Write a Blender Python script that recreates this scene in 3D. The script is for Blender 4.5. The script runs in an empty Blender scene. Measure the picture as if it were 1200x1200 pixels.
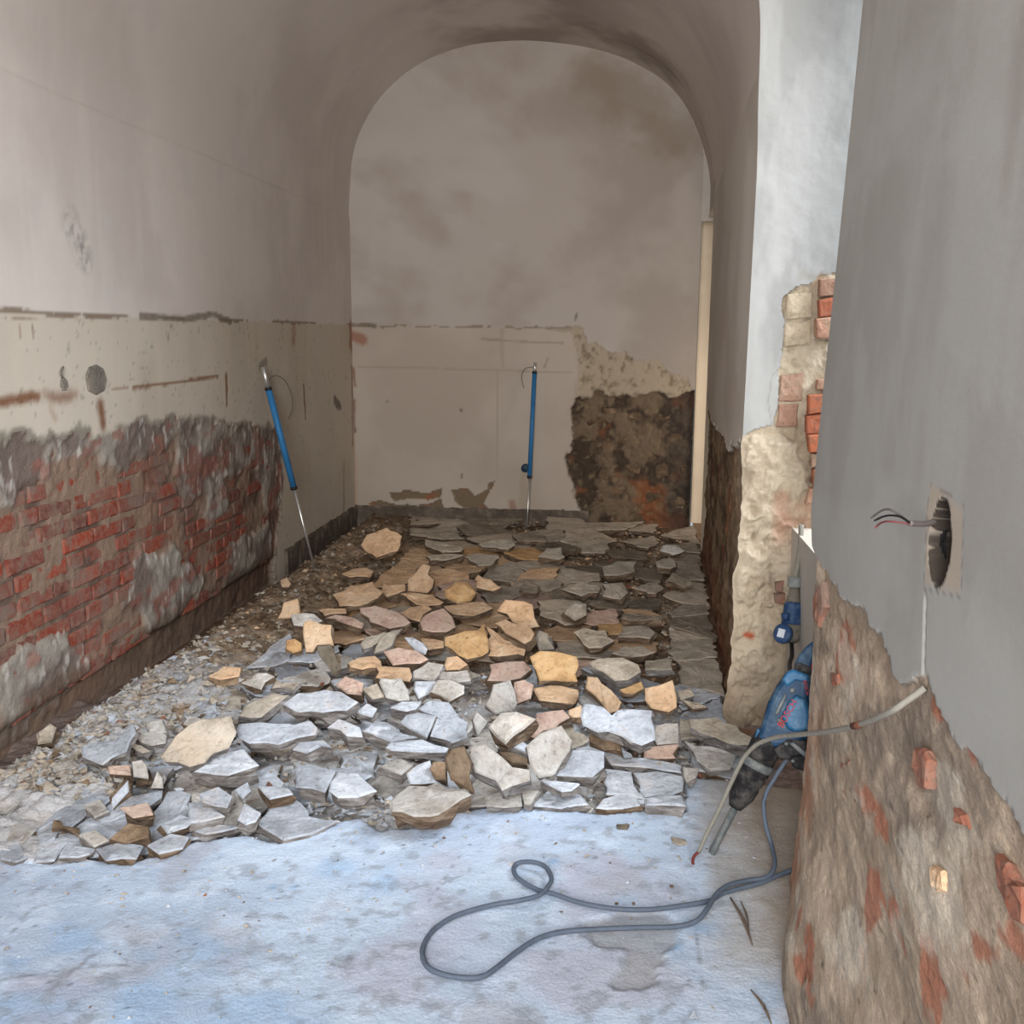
import bpy, math, random
import numpy as np
from mathutils import Vector, Matrix
C = bpy.context.scene.collection
random.seed(7); rng = np.random.default_rng(7)
PI = math.pi

# ------------------------------------------------------------------ camera
def nrm(v):
    v = np.array(v, float); return v / np.linalg.norm(v)
EYE = np.array([0.0, 0.0, 1.55]); F = 1200.0
cy = nrm((131, -208, 1200)); cz = -nrm((-55, 6888, 1200)); cx = np.cross(cy, cz)
R = np.array([cx, cy, cz])                       # camera axes (x right, y down, z forward) -> world
cam_d = bpy.data.cameras.new('camera'); cam_d.sensor_width = 36; cam_d.lens = 36 * F / 1200
cam_d.clip_start = 0.02
cam = bpy.data.objects.new('camera', cam_d); C.objects.link(cam)
M = Matrix.Identity(4)
for i in range(3):
    M[i][0] = R[i, 0]; M[i][1] = -R[i, 1]; M[i][2] = -R[i, 2]; M[i][3] = EYE[i]
cam.matrix_world = M
S = bpy.context.scene; S.camera = cam
S.view_settings.view_transform = 'Standard'; S.view_settings.look = 'None'
S.view_settings.gamma = 1; S.view_settings.use_curve_mapping = False
S.view_settings.exposure = 0.0

# ------------------------------------------------------------------ sky and light
W = bpy.data.worlds.new('sky'); S.world = W; W.use_nodes = True
wn = W.node_tree.nodes; bg = wn['Background']
bg.inputs[0].default_value = (0.80, 0.90, 1.0, 1); bg.inputs[1].default_value = 0.6

def area(name, loc, target, sx, sy, power, col, spread=PI):
    d = bpy.data.lights.new(name, 'AREA'); d.shape = 'RECTANGLE'; d.size = sx; d.size_y = sy
    d.energy = power; d.color = col; d.spread = spread
    o = bpy.data.objects.new(name, d); C.objects.link(o); o.location = loc
    o.rotation_euler = (Vector(target) - Vector(loc)).to_track_quat('-Z', 'Y').to_euler()
    return o
area('window_daylight', (3.6, 3.1, 4.3), (-0.9, 3.4, 0.0), 2.4, 2.6, 290, (0.88, 0.94, 1.0), 2.6)
area('rear_fill', (-0.2, -2.3, 2.1), (-1.1, 8.0, 2.2), 1.4, 2.4, 146, (1.0, 0.96, 0.925), 1.75)  # added fill from behind the camera for walls and vault, no doorway there
area('cool_floor_fill', (-0.2, -1.2, 3.2), (-1.0, 3.1, 0.0), 1.8, 1.0, 26, (0.66, 0.84, 1.0), 1.5)  # added cool fill over the front floor, hung inside the room, no window
area('passage_lamp', (1.5, 7.6, 0.9), (1.0, 8.8, 0.8), 0.5, 0.5, 11, (1.0, 0.88, 0.76))

# ------------------------------------------------------------------ pixel -> point on a real plane
def ray(x, y): return R @ nrm((x - 600, y - 600, 1200))
def hit(x, y, P, N):
    d = ray(x, y); N = np.array(N, float)
    t = np.dot(np.array(P, float) - EYE, N) / np.dot(d, N); return EYE + t * d
def onZ(x, y, z=0.0): return hit(x, y, (0, 0, z), (0, 0, 1))
def onY(x, y, v): return hit(x, y, (0, v, 0), (0, 1, 0))
def onX(x, y, v): return hit(x, y, (v, 0, 0), (1, 0, 0))

# ------------------------------------------------------------------ noise in numpy
def _hash(ix, iy, seed):
    h = (ix.astype(np.int64) * 374761393 + iy.astype(np.int64) * 668265263 + seed * 974711) & 0xffffffff
    h = ((h ^ (h >> 13)) * 1274126177) & 0xffffffff
    h = (h ^ (h >> 16)) & 0xffffffff
    return h / 4294967295.0
def vnoise(x, y, seed=0):
    ix = np.floor(x); iy = np.floor(y); fx = x - ix; fy = y - iy
    fx = fx * fx * (3 - 2 * fx); fy = fy * fy * (3 - 2 * fy)
    a = _hash(ix, iy, seed); b = _hash(ix + 1, iy, seed); c = _hash(ix, iy + 1, seed); d = _hash(ix + 1, iy + 1, seed)
    return (a * (1 - fx) + b * fx) * (1 - fy) + (c * (1 - fx) + d * fx) * fy
def fbm(x, y, sc, oct=4, seed=0):
    s = 0; a = 0.5; t = 0
    for k in range(oct):
        s = s + a * vnoise(x * sc + 17.3 * k, y * sc - 9.1 * k, seed + k * 31); t += a; a *= 0.55; sc *= 2.03
    return s / t                                   # 0..1, mean .5
def ss(x, a, b):
    t = np.clip((x - a) / (b - a), 0, 1); return t * t * (3 - 2 * t)
def pdist(px, py, poly):
    """signed distance to a closed polygon, positive inside"""
    poly = np.array(poly, float); n = len(poly)
    best = np.full(px.shape, 1e9); ins = np.zeros(px.shape, bool)
    for i in range(n):
        x1, y1 = poly[i]; x2, y2 = poly[(i + 1) % n]
        dx, dy = x2 - x1, y2 - y1; L = dx * dx + dy * dy + 1e-12
        t = np.clip(((px - x1) * dx + (py - y1) * dy) / L, 0, 1)
        best = np.minimum(best, np.hypot(px - x1 - t * dx, py - y1 - t * dy))
        c = ((y1 > py) != (y2 > py)) & (px < (x2 - x1) * (py - y1) / ((y2 - y1) if abs(y2 - y1) > 1e-9 else 1e-9) + x1)
        ins ^= c
    return np.where(ins, best, -best)
def ldist(px, py, pts):
    best = np.full(px.shape, 1e9)
    for (x1, y1), (x2, y2) in zip(pts[:-1], pts[1:]):
        dx, dy = x2 - x1, y2 - y1; L = dx * dx + dy * dy + 1e-12
        t = np.clip(((px - x1) * dx + (py - y1) * dy) / L, 0, 1)
        best = np.minimum(best, np.hypot(px - x1 - t * dx, py - y1 - t * dy))
    return best
def col(r, g, b):
    f = lambda v: ((v / 255 + 0.055) / 1.055) ** 2.4 if v > 10 else v / 255 / 12.92
    return np.array([f(r), f(g), f(b)])
def mixc(A, B, m):
    return A * (1 - m[..., None]) + np.asarray(B) * m[..., None]

# ------------------------------------------------------------------ materials
def mat(name, build, rough=0.9, metal=0.0):
    m = bpy.data.materials.new(name); m.use_nodes = True
    nt = m.node_tree; b = nt.nodes['Principled BSDF']
    b.inputs['Roughness'].default_value = rough; b.inputs['Metallic'].default_value = metal
    b.inputs['Specular IOR Level'].default_value = 0.25
    build(nt, b); return m
def N(nt, t, **kw):
    n = nt.nodes.new(t)
    for k, v in kw.items(): setattr(n, k, v)
    return n
def noise(nt, vec, scale, detail=5, rough=0.6):
    n = N(nt, 'ShaderNodeTexNoise'); n.inputs['Scale'].default_value = scale
    n.inputs['Detail'].default_value = detail; n.inputs['Roughness'].default_value = rough
    nt.links.new(vec, n.inputs['Vector']); return n.outputs['Fac']
def ramp(nt, fac, stops):
    r = N(nt, 'ShaderNodeValToRGB'); e = r.color_ramp.elements
    e[0].position, e[0].color = stops[0][0], (*stops[0][1], 1)
    e[1].position, e[1].color = stops[-1][0], (*stops[-1][1], 1)
    for p, c in stops[1:-1]:
        k = e.new(p); k.color = (*c, 1)
    nt.links.new(fac, r.inputs[0]); return r.outputs[0]
def mixn(nt, fac, a, b, mode='MIX'):
    m = N(nt, 'ShaderNodeMix', data_type='RGBA', blend_type=mode)
    for s, v in ((m.inputs[0], fac), (m.inputs[6], a), (m.inputs[7], b)):
        if isinstance(v, bpy.types.NodeSocket): nt.links.new(v, s)
        elif isinstance(v, (int, float)): s.default_value = v
        else: s.default_value = (*v, 1)
    return m.outputs[2]
def bump(nt, b, h, dist, strength=1.0):
    n = N(nt, 'ShaderNodeBump'); n.inputs['Distance'].default_value = dist; n.inputs['Strength'].default_value = strength
    nt.links.new(h, n.inputs['Height']); nt.links.new(n.outputs[0], b.inputs['Normal'])
def painted(name, bs=120, bd=0.002, lo=0.90, hi=1.08, rough=0.92, micro=260, ysc=1):
    def f(nt, b):
        a = N(nt, 'ShaderNodeVertexColor', layer_name='Col'); g = N(nt, 'ShaderNodeNewGeometry'); mp = N(nt, 'ShaderNodeMapping'); mp.inputs['Scale'].default_value = (1, ysc, 1)
        nt.links.new(g.outputs['Position'], mp.inputs['Vector'])
        h = noise(nt, mp.outputs[0], bs, 6, 0.65)
        k = noise(nt, mp.outputs[0], micro, 4, 0.7)
        r = ramp(nt, k, [(0.3, (lo,) * 3), (0.7, (hi,) * 3)])
        nt.links.new(mixn(nt, 1.0, a.outputs[0], r, 'MULTIPLY'), b.inputs['Base Color'])
        bump(nt, b, h, bd)
    return mat(name, f, rough)
def plain(name, c, rough=0.6, metal=0.0, var=0.12, scale=30):
    def f(nt, b):
        g = N(nt, 'ShaderNodeTexCoord'); k = noise(nt, g.outputs['Object'], scale, 5)
        c2 = [v * (1 - var) for v in c]; c3 = [min(1, v * (1 + var)) for v in c]
        nt.links.new(ramp(nt, k, [(0.3, c2), (0.7, c3)]), b.inputs['Base Color'])
        bump(nt, b, k, 0.0006)
    return mat(name, f, rough, metal)
def dusty(name, c, dust, amt=0.5, rough=0.6, scale=25):
    def f(nt, b):
        g = N(nt, 'ShaderNodeNewGeometry'); k = noise(nt, g.outputs['Position'], scale, 7, 0.7)
        r = ramp(nt, k, [(0.62 - amt * 0.4, (0, 0, 0)), (0.78, (1, 1, 1))])
        nt.links.new(mixn(nt, r, c, dust), b.inputs['Base Color'])
    return mat(name, f, rough)

def stone(name, dark, midc, light, bs=55, rv=0.26, dist=0.008):
    def f(nt, b):
        g = N(nt, 'ShaderNodeNewGeometry'); oi = N(nt, 'ShaderNodeObjectInfo')
        k = noise(nt, g.outputs['Position'], 9, 8, 0.68); k2 = noise(nt, g.outputs['Position'], bs, 6, 0.7)
        c = ramp(nt, k, [(0.32, dark), (0.5, midc), (0.66, light)])
        k3 = noise(nt, g.outputs['Position'], 4.5, 6, 0.7)
        c = mixn(nt, ramp(nt, k3, [(0.55, (0, 0, 0)), (0.68, (0.45, 0.45, 0.45))]), c, c_(160, 134, 108))
        sp = ramp(nt, k2, [(0.30, (0.50,) * 3), (0.44, (0.97,) * 3), (0.7, (1.10,) * 3)])
        c = mixn(nt, 1.0, c, sp, 'MULTIPLY')
        rr = ramp(nt, oi.outputs['Random'], [(0, (1 - rv, 1 - rv, 1 - rv)), (0.5, (1, 1, 1)), (1, (1 + rv * .6, 1 + rv * .5, 1 + rv * .4))])
        c = mixn(nt, 1.0, c, rr, 'MULTIPLY')
        nt.links.new(c, b.inputs['Base Color']); bump(nt, b, k2, dist)
    return mat(name, f, 0.93)
c_ = lambda r, g, b: tuple(col(r, g, b))
ST = {
 'W': stone('pale_dusted_stone', c_(152, 154, 160), c_(182, 188, 197), c_(206, 211, 219)),
 'T': stone('sandy_tan_stone', c_(176, 144, 114), c_(210, 176, 142), c_(224, 198, 168)),  # stone's own tan, lightened to carry the warm glow of the middle zone
 'Y': stone('yellow_mortar_stone', c_(160, 124, 86), c_(198, 160, 114), c_(216, 184, 140), 40, 0.2, 0.007),
 'P': stone('pinkish_stone', c_(176, 146, 132), c_(202, 174, 158), c_(218, 198, 184)),
 'G': stone('grey_stone', c_(146, 136, 122), c_(178, 167, 152), c_(200, 191, 177)),
 'D': stone('dark_grey_stone', c_(104, 95, 82), c_(130, 120, 106), c_(152, 143, 128)),
 'B': stone('brown_broken_stone', c_(92, 76, 60), c_(124, 104, 84), c_(150, 132, 112)),
 'L': stone('pale_tan_stone', c_(152, 144, 134), c_(180, 176, 170), c_(206, 204, 202)),
}
ST['K'] = stone('dark_wall_rubble', c_(66, 54, 42), c_(96, 80, 64), c_(124, 106, 84))
ST['C'] = stone('cream_masonry', c_(150, 136, 116), c_(178, 164, 142), c_(196, 184, 162))
ST['R'] = stone('faded_brick', c_(156, 118, 98), c_(180, 142, 122), c_(196, 170, 150))
def sidemat(name, a, bb, cc):
    def f(nt, b):
        g = N(nt, 'ShaderNodeNewGeometry'); mp = N(nt, 'ShaderNodeMapping'); mp.inputs['Scale'].default_value = (1, 1, 5)
        nt.links.new(g.outputs['Position'], mp.inputs['Vector'])
        k = noise(nt, mp.outputs[0], 16, 7, 0.7)
        nt.links.new(ramp(nt, k, [(0.32, a), (0.52, bb), (0.7, cc)]), b.inputs['Base Color']); bump(nt, b, k, 0.008)
    return mat(name, f, 0.95)
SIDE = sidemat('broken_stone_edge', c_(70, 56, 44), c_(108, 90, 74), c_(146, 130, 112))
SIDEW = sidemat('dusty_broken_edge', c_(84, 78, 74), c_(128, 122, 118), c_(168, 166, 166))

def brickmat(name, smear, cs, lo=None):
    def f(nt, b):
        g = N(nt, 'ShaderNodeNewGeometry'); oi = N(nt, 'ShaderNodeObjectInfo'); P = g.outputs['Position']
        base = ramp(nt, oi.outputs['Random'], cs)
        k = noise(nt, P, 30, 7, 0.7)
        base = mixn(nt, ramp(nt, k, [(0.4, (0, 0, 0)), (0.7, (0.9, 0.9, 0.9))]), base, c_(142, 106, 90))
        k2 = noise(nt, P, 70, 4, 0.7)
        base = mixn(nt, ramp(nt, k2, [(0.3, (0.7, 0.7, 0.7)), (0.42, (0, 0, 0))]), base, c_(74, 38, 32))
        s1 = noise(nt, P, 4.2, 8, 0.74)
        base = mixn(nt, ramp(nt, s1, [(0.47 if smear else 0.68, (0, 0, 0)), (0.60 if smear else 0.78, (0.85, 0.85, 0.85))]), base, c_(122, 106, 96))
        nt.links.new(base, b.inputs['Base Color']); bump(nt, b, k, 0.006)
    return mat(name, f, 0.94)
BRICK = brickmat('old_red_brick', True, [(0, c_(124, 54, 40)), (0.3, c_(144, 60, 40)), (0.5, c_(106, 54, 46)), (0.7, c_(136, 84, 70)), (0.85, c_(118, 60, 52)), (1, c_(90, 56, 50))])
BRICK2 = brickmat('orange_brick', False, [(0, c_(176, 96, 62)), (0.35, c_(190, 112, 78)), (0.65, c_(164, 92, 70)), (0.85, c_(196, 134, 98)), (1, c_(150, 88, 66))])
BRICK3 = brickmat('worn_brick', True, [(0, c_(156, 88, 64)), (0.5, c_(146, 90, 70)), (1, c_(164, 110, 86))])

PLASTER = painted('aged_plaster', 60, 0.0008, 0.95, 1.04)
MASON = painted('rough_mortar', 60, 0.008, 0.82, 1.14)
PLASTERN = painted('near_plaster', 60, 0.0008, 0.96, 1.03, ysc=.4)
MASONN = painted('near_mortar', 70, 0.007, 0.80, 1.14, ysc=.4)
FLOORM = painted('dusty_floor', 80, 0.004, 0.86, 1.10, micro=140)
DIRT = painted('rubble_dirt', 60, 0.010, 0.75, 1.2, micro=120)

# ------------------------------------------------------------------ object helpers
def new_obj(name, me, parent=None):
    o = bpy.data.objects.new(name, me); C.objects.link(o)
    if parent is not None: o.parent = parent
    return o
def mesh(name, vs, fs, mats=None, mi=None, smooth=False):
    me = bpy.data.meshes.new(name)
    me.from_pydata([tuple(map(float, v)) for v in vs], [], [tuple(int(i) for i in f) for f in fs])
    for m in (mats or []): me.materials.append(m)
    if mi is not None: me.polygons.foreach_set('material_index', np.array(mi, np.int32))
    if smooth: me.polygons.foreach_set('use_smooth', np.ones(len(me.polygons), bool))
    me.update(); return me
def tag(o, label=None, cat=None, group=None, kind=None):
    if label: o['label'] = label
    if cat: o['category'] = cat
    if group: o['group'] = group
    if kind: o['kind'] = kind
    return o
def gridmesh(name, P, colr, m, keep=None, smooth=True):
    """P (nu,nv,3), colr (nu,nv,3); keep: face mask (nu-1,nv-1)"""
    nu, nv = P.shape[:2]
    idx = np.arange(nu * nv).reshape(nu, nv)
    q = np.stack([idx[:-1, :-1], idx[1:, :-1], idx[1:, 1:], idx[:-1, 1:]], -1).reshape(-1, 4)
    if keep is not None: q = q[keep.reshape(-1)]
    used = np.unique(q); mp = np.full(nu * nv, -1); mp[used] = np.arange(len(used)); q = mp[q]
    V = P.reshape(-1, 3)[used]; K = np.clip(colr.reshape(-1, 3)[used], 0, 1)
    me = bpy.data.meshes.new(name)
    me.vertices.add(len(V)); me.vertices.foreach_set('co', V.astype(np.float32).ravel())
    me.loops.add(q.size); me.loops.foreach_set('vertex_index', q.astype(np.int32).ravel())
    me.polygons.add(len(q)); me.polygons.foreach_set('loop_start', (np.arange(len(q)) * 4).astype(np.int32))
    try: me.polygons.foreach_set('loop_total', np.full(len(q), 4, np.int32))
    except Exception: pass
    me.update(calc_edges=True)
    ca = me.color_attributes.new('Col', 'FLOAT_COLOR', 'POINT')
    ca.data.foreach_set('color', np.concatenate([K, np.ones((len(K), 1))], 1).astype(np.float32).ravel())
    me.materials.append(m)
    if smooth: me.polygons.foreach_set('use_smooth', np.ones(len(q), bool))
    me.validate(); me.update(); return me
def fmask(v):      # vertex mask -> face mask (majority)
    return (v[:-1, :-1].astype(int) + v[1:, :-1] + v[1:, 1:] + v[:-1, 1:]) >= 2
def box(name, x0, x1, y0, y1, z0, z1, m, parent=None):
    v = [(x, y, z) for x in (x0, x1) for y in (y0, y1) for z in (z0, z1)]
    f = [(0, 1, 3, 2), (4, 6, 7, 5), (0, 4, 5, 1), (2, 3, 7, 6), (0, 2, 6, 4), (1, 5, 7, 3)]
    return new_obj(name, mesh(name, v, f, [m]), parent)
def tube(name, pts, r, m, parent=None, res=3, order=None, cyclic=False):
    """smooth tube through pts as a real mesh"""
    pts = [Vector(p) for p in pts]; out = []
    n = len(pts)
    if n > 2:
        for i in range(n - 1):
            p0 = pts[max(i - 1, 0)]; p1 = pts[i]; p2 = pts[i + 1]; p3 = pts[min(i + 2, n - 1)]
            for k in range(res):
                t = k / res
                out.append(0.5 * ((2 * p1) + (p2 - p0) * t + (2 * p0 - 5 * p1 + 4 * p2 - p3) * t * t + (3 * p1 - p0 - 3 * p2 + p3) * t ** 3))
        out.append(pts[-1])
    else: out = pts
    nn = 10; vs = []; fs = []; up = Vector((0.13, 0.31, 0.94))
    rr = r if hasattr(r, '__len__') else [r] * len(out)
    if len(rr) != len(out): rr = np.interp(np.linspace(0, 1, len(out)), np.linspace(0, 1, len(rr)), rr)
    for i, p in enumerate(out):
        d = (out[min(i + 1, len(out) - 1)] - out[max(i - 1, 0)]).normalized()
        a = d.cross(up)
        if a.length < 1e-3: a = d.cross(Vector((1, 0, 0)))
        a.normalize(); b = d.cross(a)
        for k in range(nn):
            t = 2 * PI * k / nn; vs.append(p + (a * math.cos(t) + b * math.sin(t)) * float(rr[i]))
    for i in range(len(out) - 1):
        for k in range(nn):
            k2 = (k + 1) % nn; fs.append((i * nn + k, i * nn + k2, (i + 1) * nn + k2, (i + 1) * nn + k))
    fs.append(tuple(range(nn - 1, -1, -1))); fs.append(tuple(range((len(out) - 1) * nn, len(out) * nn)))
    return new_obj(name, mesh(name, vs, fs, [m], smooth=True), parent)
def lathe(name, A, B, prof, m, parent=None, nn=20):
    """prof: (t along A->B in metres, radius)"""
    A = Vector(A); d = (Vector(B) - A).normalized(); a = d.orthogonal().normalized(); b = d.cross(a)
    vs = []; fs = []
    for t, r in prof:
        for k in range(nn):
            th = 2 * PI * k / nn; vs.append(A + d * t + (a * math.cos(th) + b * math.sin(th)) * r)
    for i in range(len(prof) - 1):
        for k in range(nn):
            k2 = (k + 1) % nn; fs.append((i * nn + k, i * nn + k2, (i + 1) * nn + k2, (i + 1) * nn + k))
    fs.append(tuple(range(nn - 1, -1, -1))); fs.append(tuple(range((len(prof) - 1) * nn, len(prof) * nn)))
    o = new_obj(name, mesh(name, vs, fs, [m], smooth=True), parent)
    return o
def empty(name, loc=(0, 0, 0)):
    o = bpy.data.objects.new(name, None); C.objects.link(o); o.empty_display_size = 0.05; return o

def slabmesh(name, poly, nv, th, top, side, jit=0.006, seed=0, sub=0.05, dome=0.0, rough=1.0):
    """poly: world points on a plane (any order), nv: outward normal; a broken slab of thickness th"""
    r = np.random.default_rng(seed); P = np.array(poly, float); nv = nrm(nv)
    c = P.mean(0)
    u = nrm(P[0] - c); w = np.cross(nv, u)
    q = np.stack([(P - c) @ u, (P - c) @ w], 1)
    ar = 0.5 * np.sum(q[:, 0] * np.roll(q[:, 1], -1) - np.roll(q[:, 0], -1) * q[:, 1])
    if ar < 0: P = P[::-1]
    pts = []
    for i in range(len(P)):
        a = P[i]; b = P[(i + 1) % len(P)]; L = np.linalg.norm(b - a); k = max(1, min(7, int(L / sub)))
        for j in range(k):
            p = a + (b - a) * j / k
            if j: p = p + (u * r.normal(0, jit) + w * r.normal(0, jit))
            pts.append(p)
    P = np.array(pts); n = len(P); c = P.mean(0)
    sc = lambda s: c + (P - c) * s
    def J(a): return nv * r.normal(0, a, (n, 1)) + u * r.normal(0, a, (n, 1)) + w * r.normal(0, a, (n, 1))
    size = np.sqrt(abs(ar)) + 1e-6
    e = min(0.012 / size, 0.10)
    rings = [sc(0.90) - nv * th + J(jit * .8),
             sc(0.975) - nv * th * 0.55 + J(jit * .9),
             sc(1.0) - nv * 0.004,
             sc(1 - e) + nv * (0.001 + dome * .4) ,
             sc(0.55) + nv * (0.002 + dome) + nv * r.normal(0, 0.0022, (n, 1))]
    vs = np.concatenate(rings + [(c - nv * th)[None], (c + nv * (0.002 + dome))[None]])
    fs = []; mi = []
    for k in range(4):
        for i in range(n):
            j = (i + 1) % n; fs.append((k * n + i, k * n + j, (k + 1) * n + j, (k + 1) * n + i)); mi.append(1 if k < 2 else 0)
    for i in range(n):
        j = (i + 1) % n
        fs.append((4 * n + i, 4 * n + j, 5 * n + 1)); mi.append(0)
        fs.append((j, i, 5 * n)); mi.append(1)
    return mesh(name, vs, fs, [top, side], mi)

# =================================================================== SETTING
XL, YB = -2.26, 8.5
def XR(y): return np.interp(y, [-3, 0, 2.78, 4.1, 7.66, 8.5], [0.53, 0.53, 0.53, 0.478, 0.615, 0.65])

arch = [(408, 200), (411, 178), (418, 158), (432, 130), (448, 108), (468, 88), (495, 70), (530, 56), (575, 49), (625, 47), (680, 53), (725, 65), (760, 80), (785, 98), (805, 124), (818, 152), (826, 180), (829, 205)]
ap = np.array([onY(x, y, YB)[[0, 2]] for x, y in arch])
ap = np.concatenate([[[XL, 2.45], [XL, 2.62], [XL, 2.74]], ap[1:-1], [[.65, 2.80], [.65, 2.68], [.65, 2.49]]])
tt = np.concatenate([[0], np.cumsum(np.linalg.norm(np.diff(ap, axis=0), axis=1))]); tn = np.linspace(0, tt[-1], 150)
ax = np.interp(tn, tt, ap[:, 0]); az = np.interp(tn, tt, ap[:, 1])
for _ in range(40): ax[1:-1] = (ax[:-2] + ax[1:-1] * 2 + ax[2:]) / 4; az[1:-1] = (az[:-2] + az[1:-1] * 2 + az[2:]) / 4
def vaultX(z, y):       # right half of the vault profile, X at height z
    k = np.arange(75, 150); zz = az[k][::-1]; xx = ax[k][::-1]
    return XL + (np.interp(z, zz, xx) - XL) * (XR(y) - XL) / (.65 - XL)

# ---- left wall
ys = np.concatenate([np.linspace(-2.5, 3.15, 70), np.arange(3.2, YB + 0.006, 0.012)]); zs = np.arange(-0.16, 2.60, 0.012)
Yg, Zg = np.meshgrid(ys, zs, indexing='ij')
L = lambda pts: [tuple(onX(x, y, XL)[1:]) for x, y in pts]
def clean_left(): 
    top = L([(325, 500), (322, 502), (300, 500), (283, 496), (262, 493), (235, 488), (205, 490), (185, 497), (165, 492), (150, 502), (120, 513), (100, 506), (78, 508), (60, 512), (52, 522), (30, 515), (0, 522)])
    right = L([(322, 655), (328, 600), (332, 560), (330, 530)])
    return [(-2.6, -0.3), (right[0][0], -0.3)] + right + top + [(-2.6, 1.10)]
polyL = clean_left()
wu = Yg + (fbm(Yg, Zg, 9, 4, 3) - .5) * 0.10; wv = Zg + (fbm(Yg, Zg, 11, 4, 5) - .5) * 0.10
dL = pdist(wu, wv, polyL)
expL = dL > 0
def in_patches(y, z):
    s = np.full(np.shape(y), -9.0)
    for p in patchesL: s = np.maximum(s, pdist(np.asarray(y, float), np.asarray(z, float), p))
    return s
patchesL = [L(p) for p in (
    [(0, 800), (25, 752), (62, 742), (100, 752), (108, 790), (70, 835), (0, 878)],
    [(0, 515), (60, 515), (62, 560), (28, 575), (22, 600), (0, 600)],
    [(210, 505), (262, 500), (330, 520), (328, 600), (312, 600), (300, 545), (262, 560), (225, 590), (205, 560)],
    [(165, 650), (205, 640), (240, 680), (215, 725), (180, 740), (150, 700)],
    [(120, 500), (205, 500), (190, 530), (150, 545), (118, 540)],
    [(270, 640), (318, 610), (322, 660), (290, 680), (262, 690)],
    [(236, 560), (262, 556), (268, 600), (245, 616)])]
pL = in_patches(Yg + (fbm(Yg, Zg, 8, 3, 71) - .5) * .14, Zg + (fbm(Yg, Zg, 9, 3, 72) - .5) * .12)
n1 = fbm(Yg, Zg, 1.3, 5, 11); n2 = fbm(Yg, Zg, 7, 5, 12); n3 = fbm(Yg, Zg, 26, 3, 13); nst = fbm(Yg * 3.5, Zg * .35, 4, 4, 14)
up = mixc(np.broadcast_to(col(208, 199, 192), Yg.shape + (3,)), col(192, 182, 175), ss(n1, .40, .66) * .7)
up = mixc(up, col(212, 205, 197), ss(nst, .55, .75) * .25)
up = mixc(up, col(196, 190, 188), ss(n2, .62, .8) * .4)
for (a, b, w) in (((82, 262), (98, 292), .10), ((95, 300), (100, 312), .06), ((80, 98), (84, 102), .02)):
    A = L([a, b]); m = ss(-ldist(Yg, Zg, A) + (n2 - .5) * .12, -w, 0.0); up = mixc(up, col(120, 114, 112), m * .55 * ss(n3, .35, .6))
da = mixc(np.broadcast_to(col(196, 186, 172), Yg.shape + (3,)), col(180, 168, 152), ss(n1, .4, .65) * .6)
da = mixc(da, col(202, 190, 172), ss(nst, .5, .75) * .3)
zline = 1.615 + (fbm(Yg, Zg * 0, 6, 4, 15) - .5) * .02
cL = np.where((Zg > zline)[..., None], up, da)
rust = col(116, 72, 40)
def stroke(c, pts, w, colr, amt=.85, wall=L, ed=.5, G=None):
    gy, gz = G if G else (Yg, Zg)
    m = ss(w - ldist(gy, gz, wall(pts)) + (fbm(gy, gz, 18, 3, int(pts[0][0]) % 97) - .5) * w * .9, 0, w * ed); return mixc(c, colr, m * amt)
ld = np.abs(Zg - zline); br = ss(fbm(Yg, Zg * 0, 2.2, 4, 16), .42, .6)
cL = mixc(cL, col(112, 92, 72), ss(.012 * br + (n3 - .5) * .012 - ld, 0, .004) * .8)
cL = stroke(cL, [(165, 370), (215, 374), (250, 368), (270, 377)], .022, col(112, 100, 84), .8)
cL = stroke(cL, [(0, 371), (120, 374)], .006, col(120, 92, 66), .6)
cL = stroke(cL, [(-60, 478), (0, 471), (44, 464)], .032, rust, .9, ed=.9)
cL = stroke(cL, [(52, 464), (70, 467), (88, 462)], .05, col(120, 74, 44), .75, ed=1.2)
cL = stroke(cL, [(58, 480), (64, 490)], .03, col(140, 100, 66), .5, ed=1.4)
cL = stroke(cL, [(118, 474), (121, 500)], .05, rust, .9, ed=.9)
cL = stroke(cL, [(156, 454), (200, 449), (240, 443), (255, 441)], .012, rust, .8)
cL = stroke(cL, [(265, 440), (266, 474)], .022, rust, .85)
cL = stroke(cL, [(130, 455), (150, 455)], .008, rust, .5)
cL = stroke(cL, [(356, 452), (358, 490)], .018, col(112, 62, 50), .8)
cL = stroke(cL, [(344, 384), (344, 400)], .08, col(150, 100, 76), .7, ed=1.3)
cL = stroke(cL, [(392, 470), (398, 476)], .05, col(92, 84, 80), .8)
cL = stroke(cL, [(403, 545), (403, 600)], .06, col(120, 108, 96), .6, ed=1.4)
cL = stroke(cL, [(412, 386), (412, 402)], .10, col(142, 86, 62), .7)
cL = stroke(cL, [(412, 430), (413, 520)], .03, col(132, 88, 66), .6)
cL = stroke(cL, [(305, 430), (312, 424)], .035, col(120, 112, 100), .7)
for x0 in (8, 22, 37, 196, 232, 290, 330):
    cL = stroke(cL, [(x0, 380), (x0 + 2, 398)], .004, col(120, 84, 60), .5)
m = (fbm(Yg, Zg, 40, 2, 19) > .80) & (Zg < 1.6); cL[m] = cL[m] * .72
# cement border just around the stripped part
cem = col(134, 126, 114)
cL = mixc(cL, cem, ss(dL, -.035, -.012) * ss(n2, .30, .5))
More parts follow.
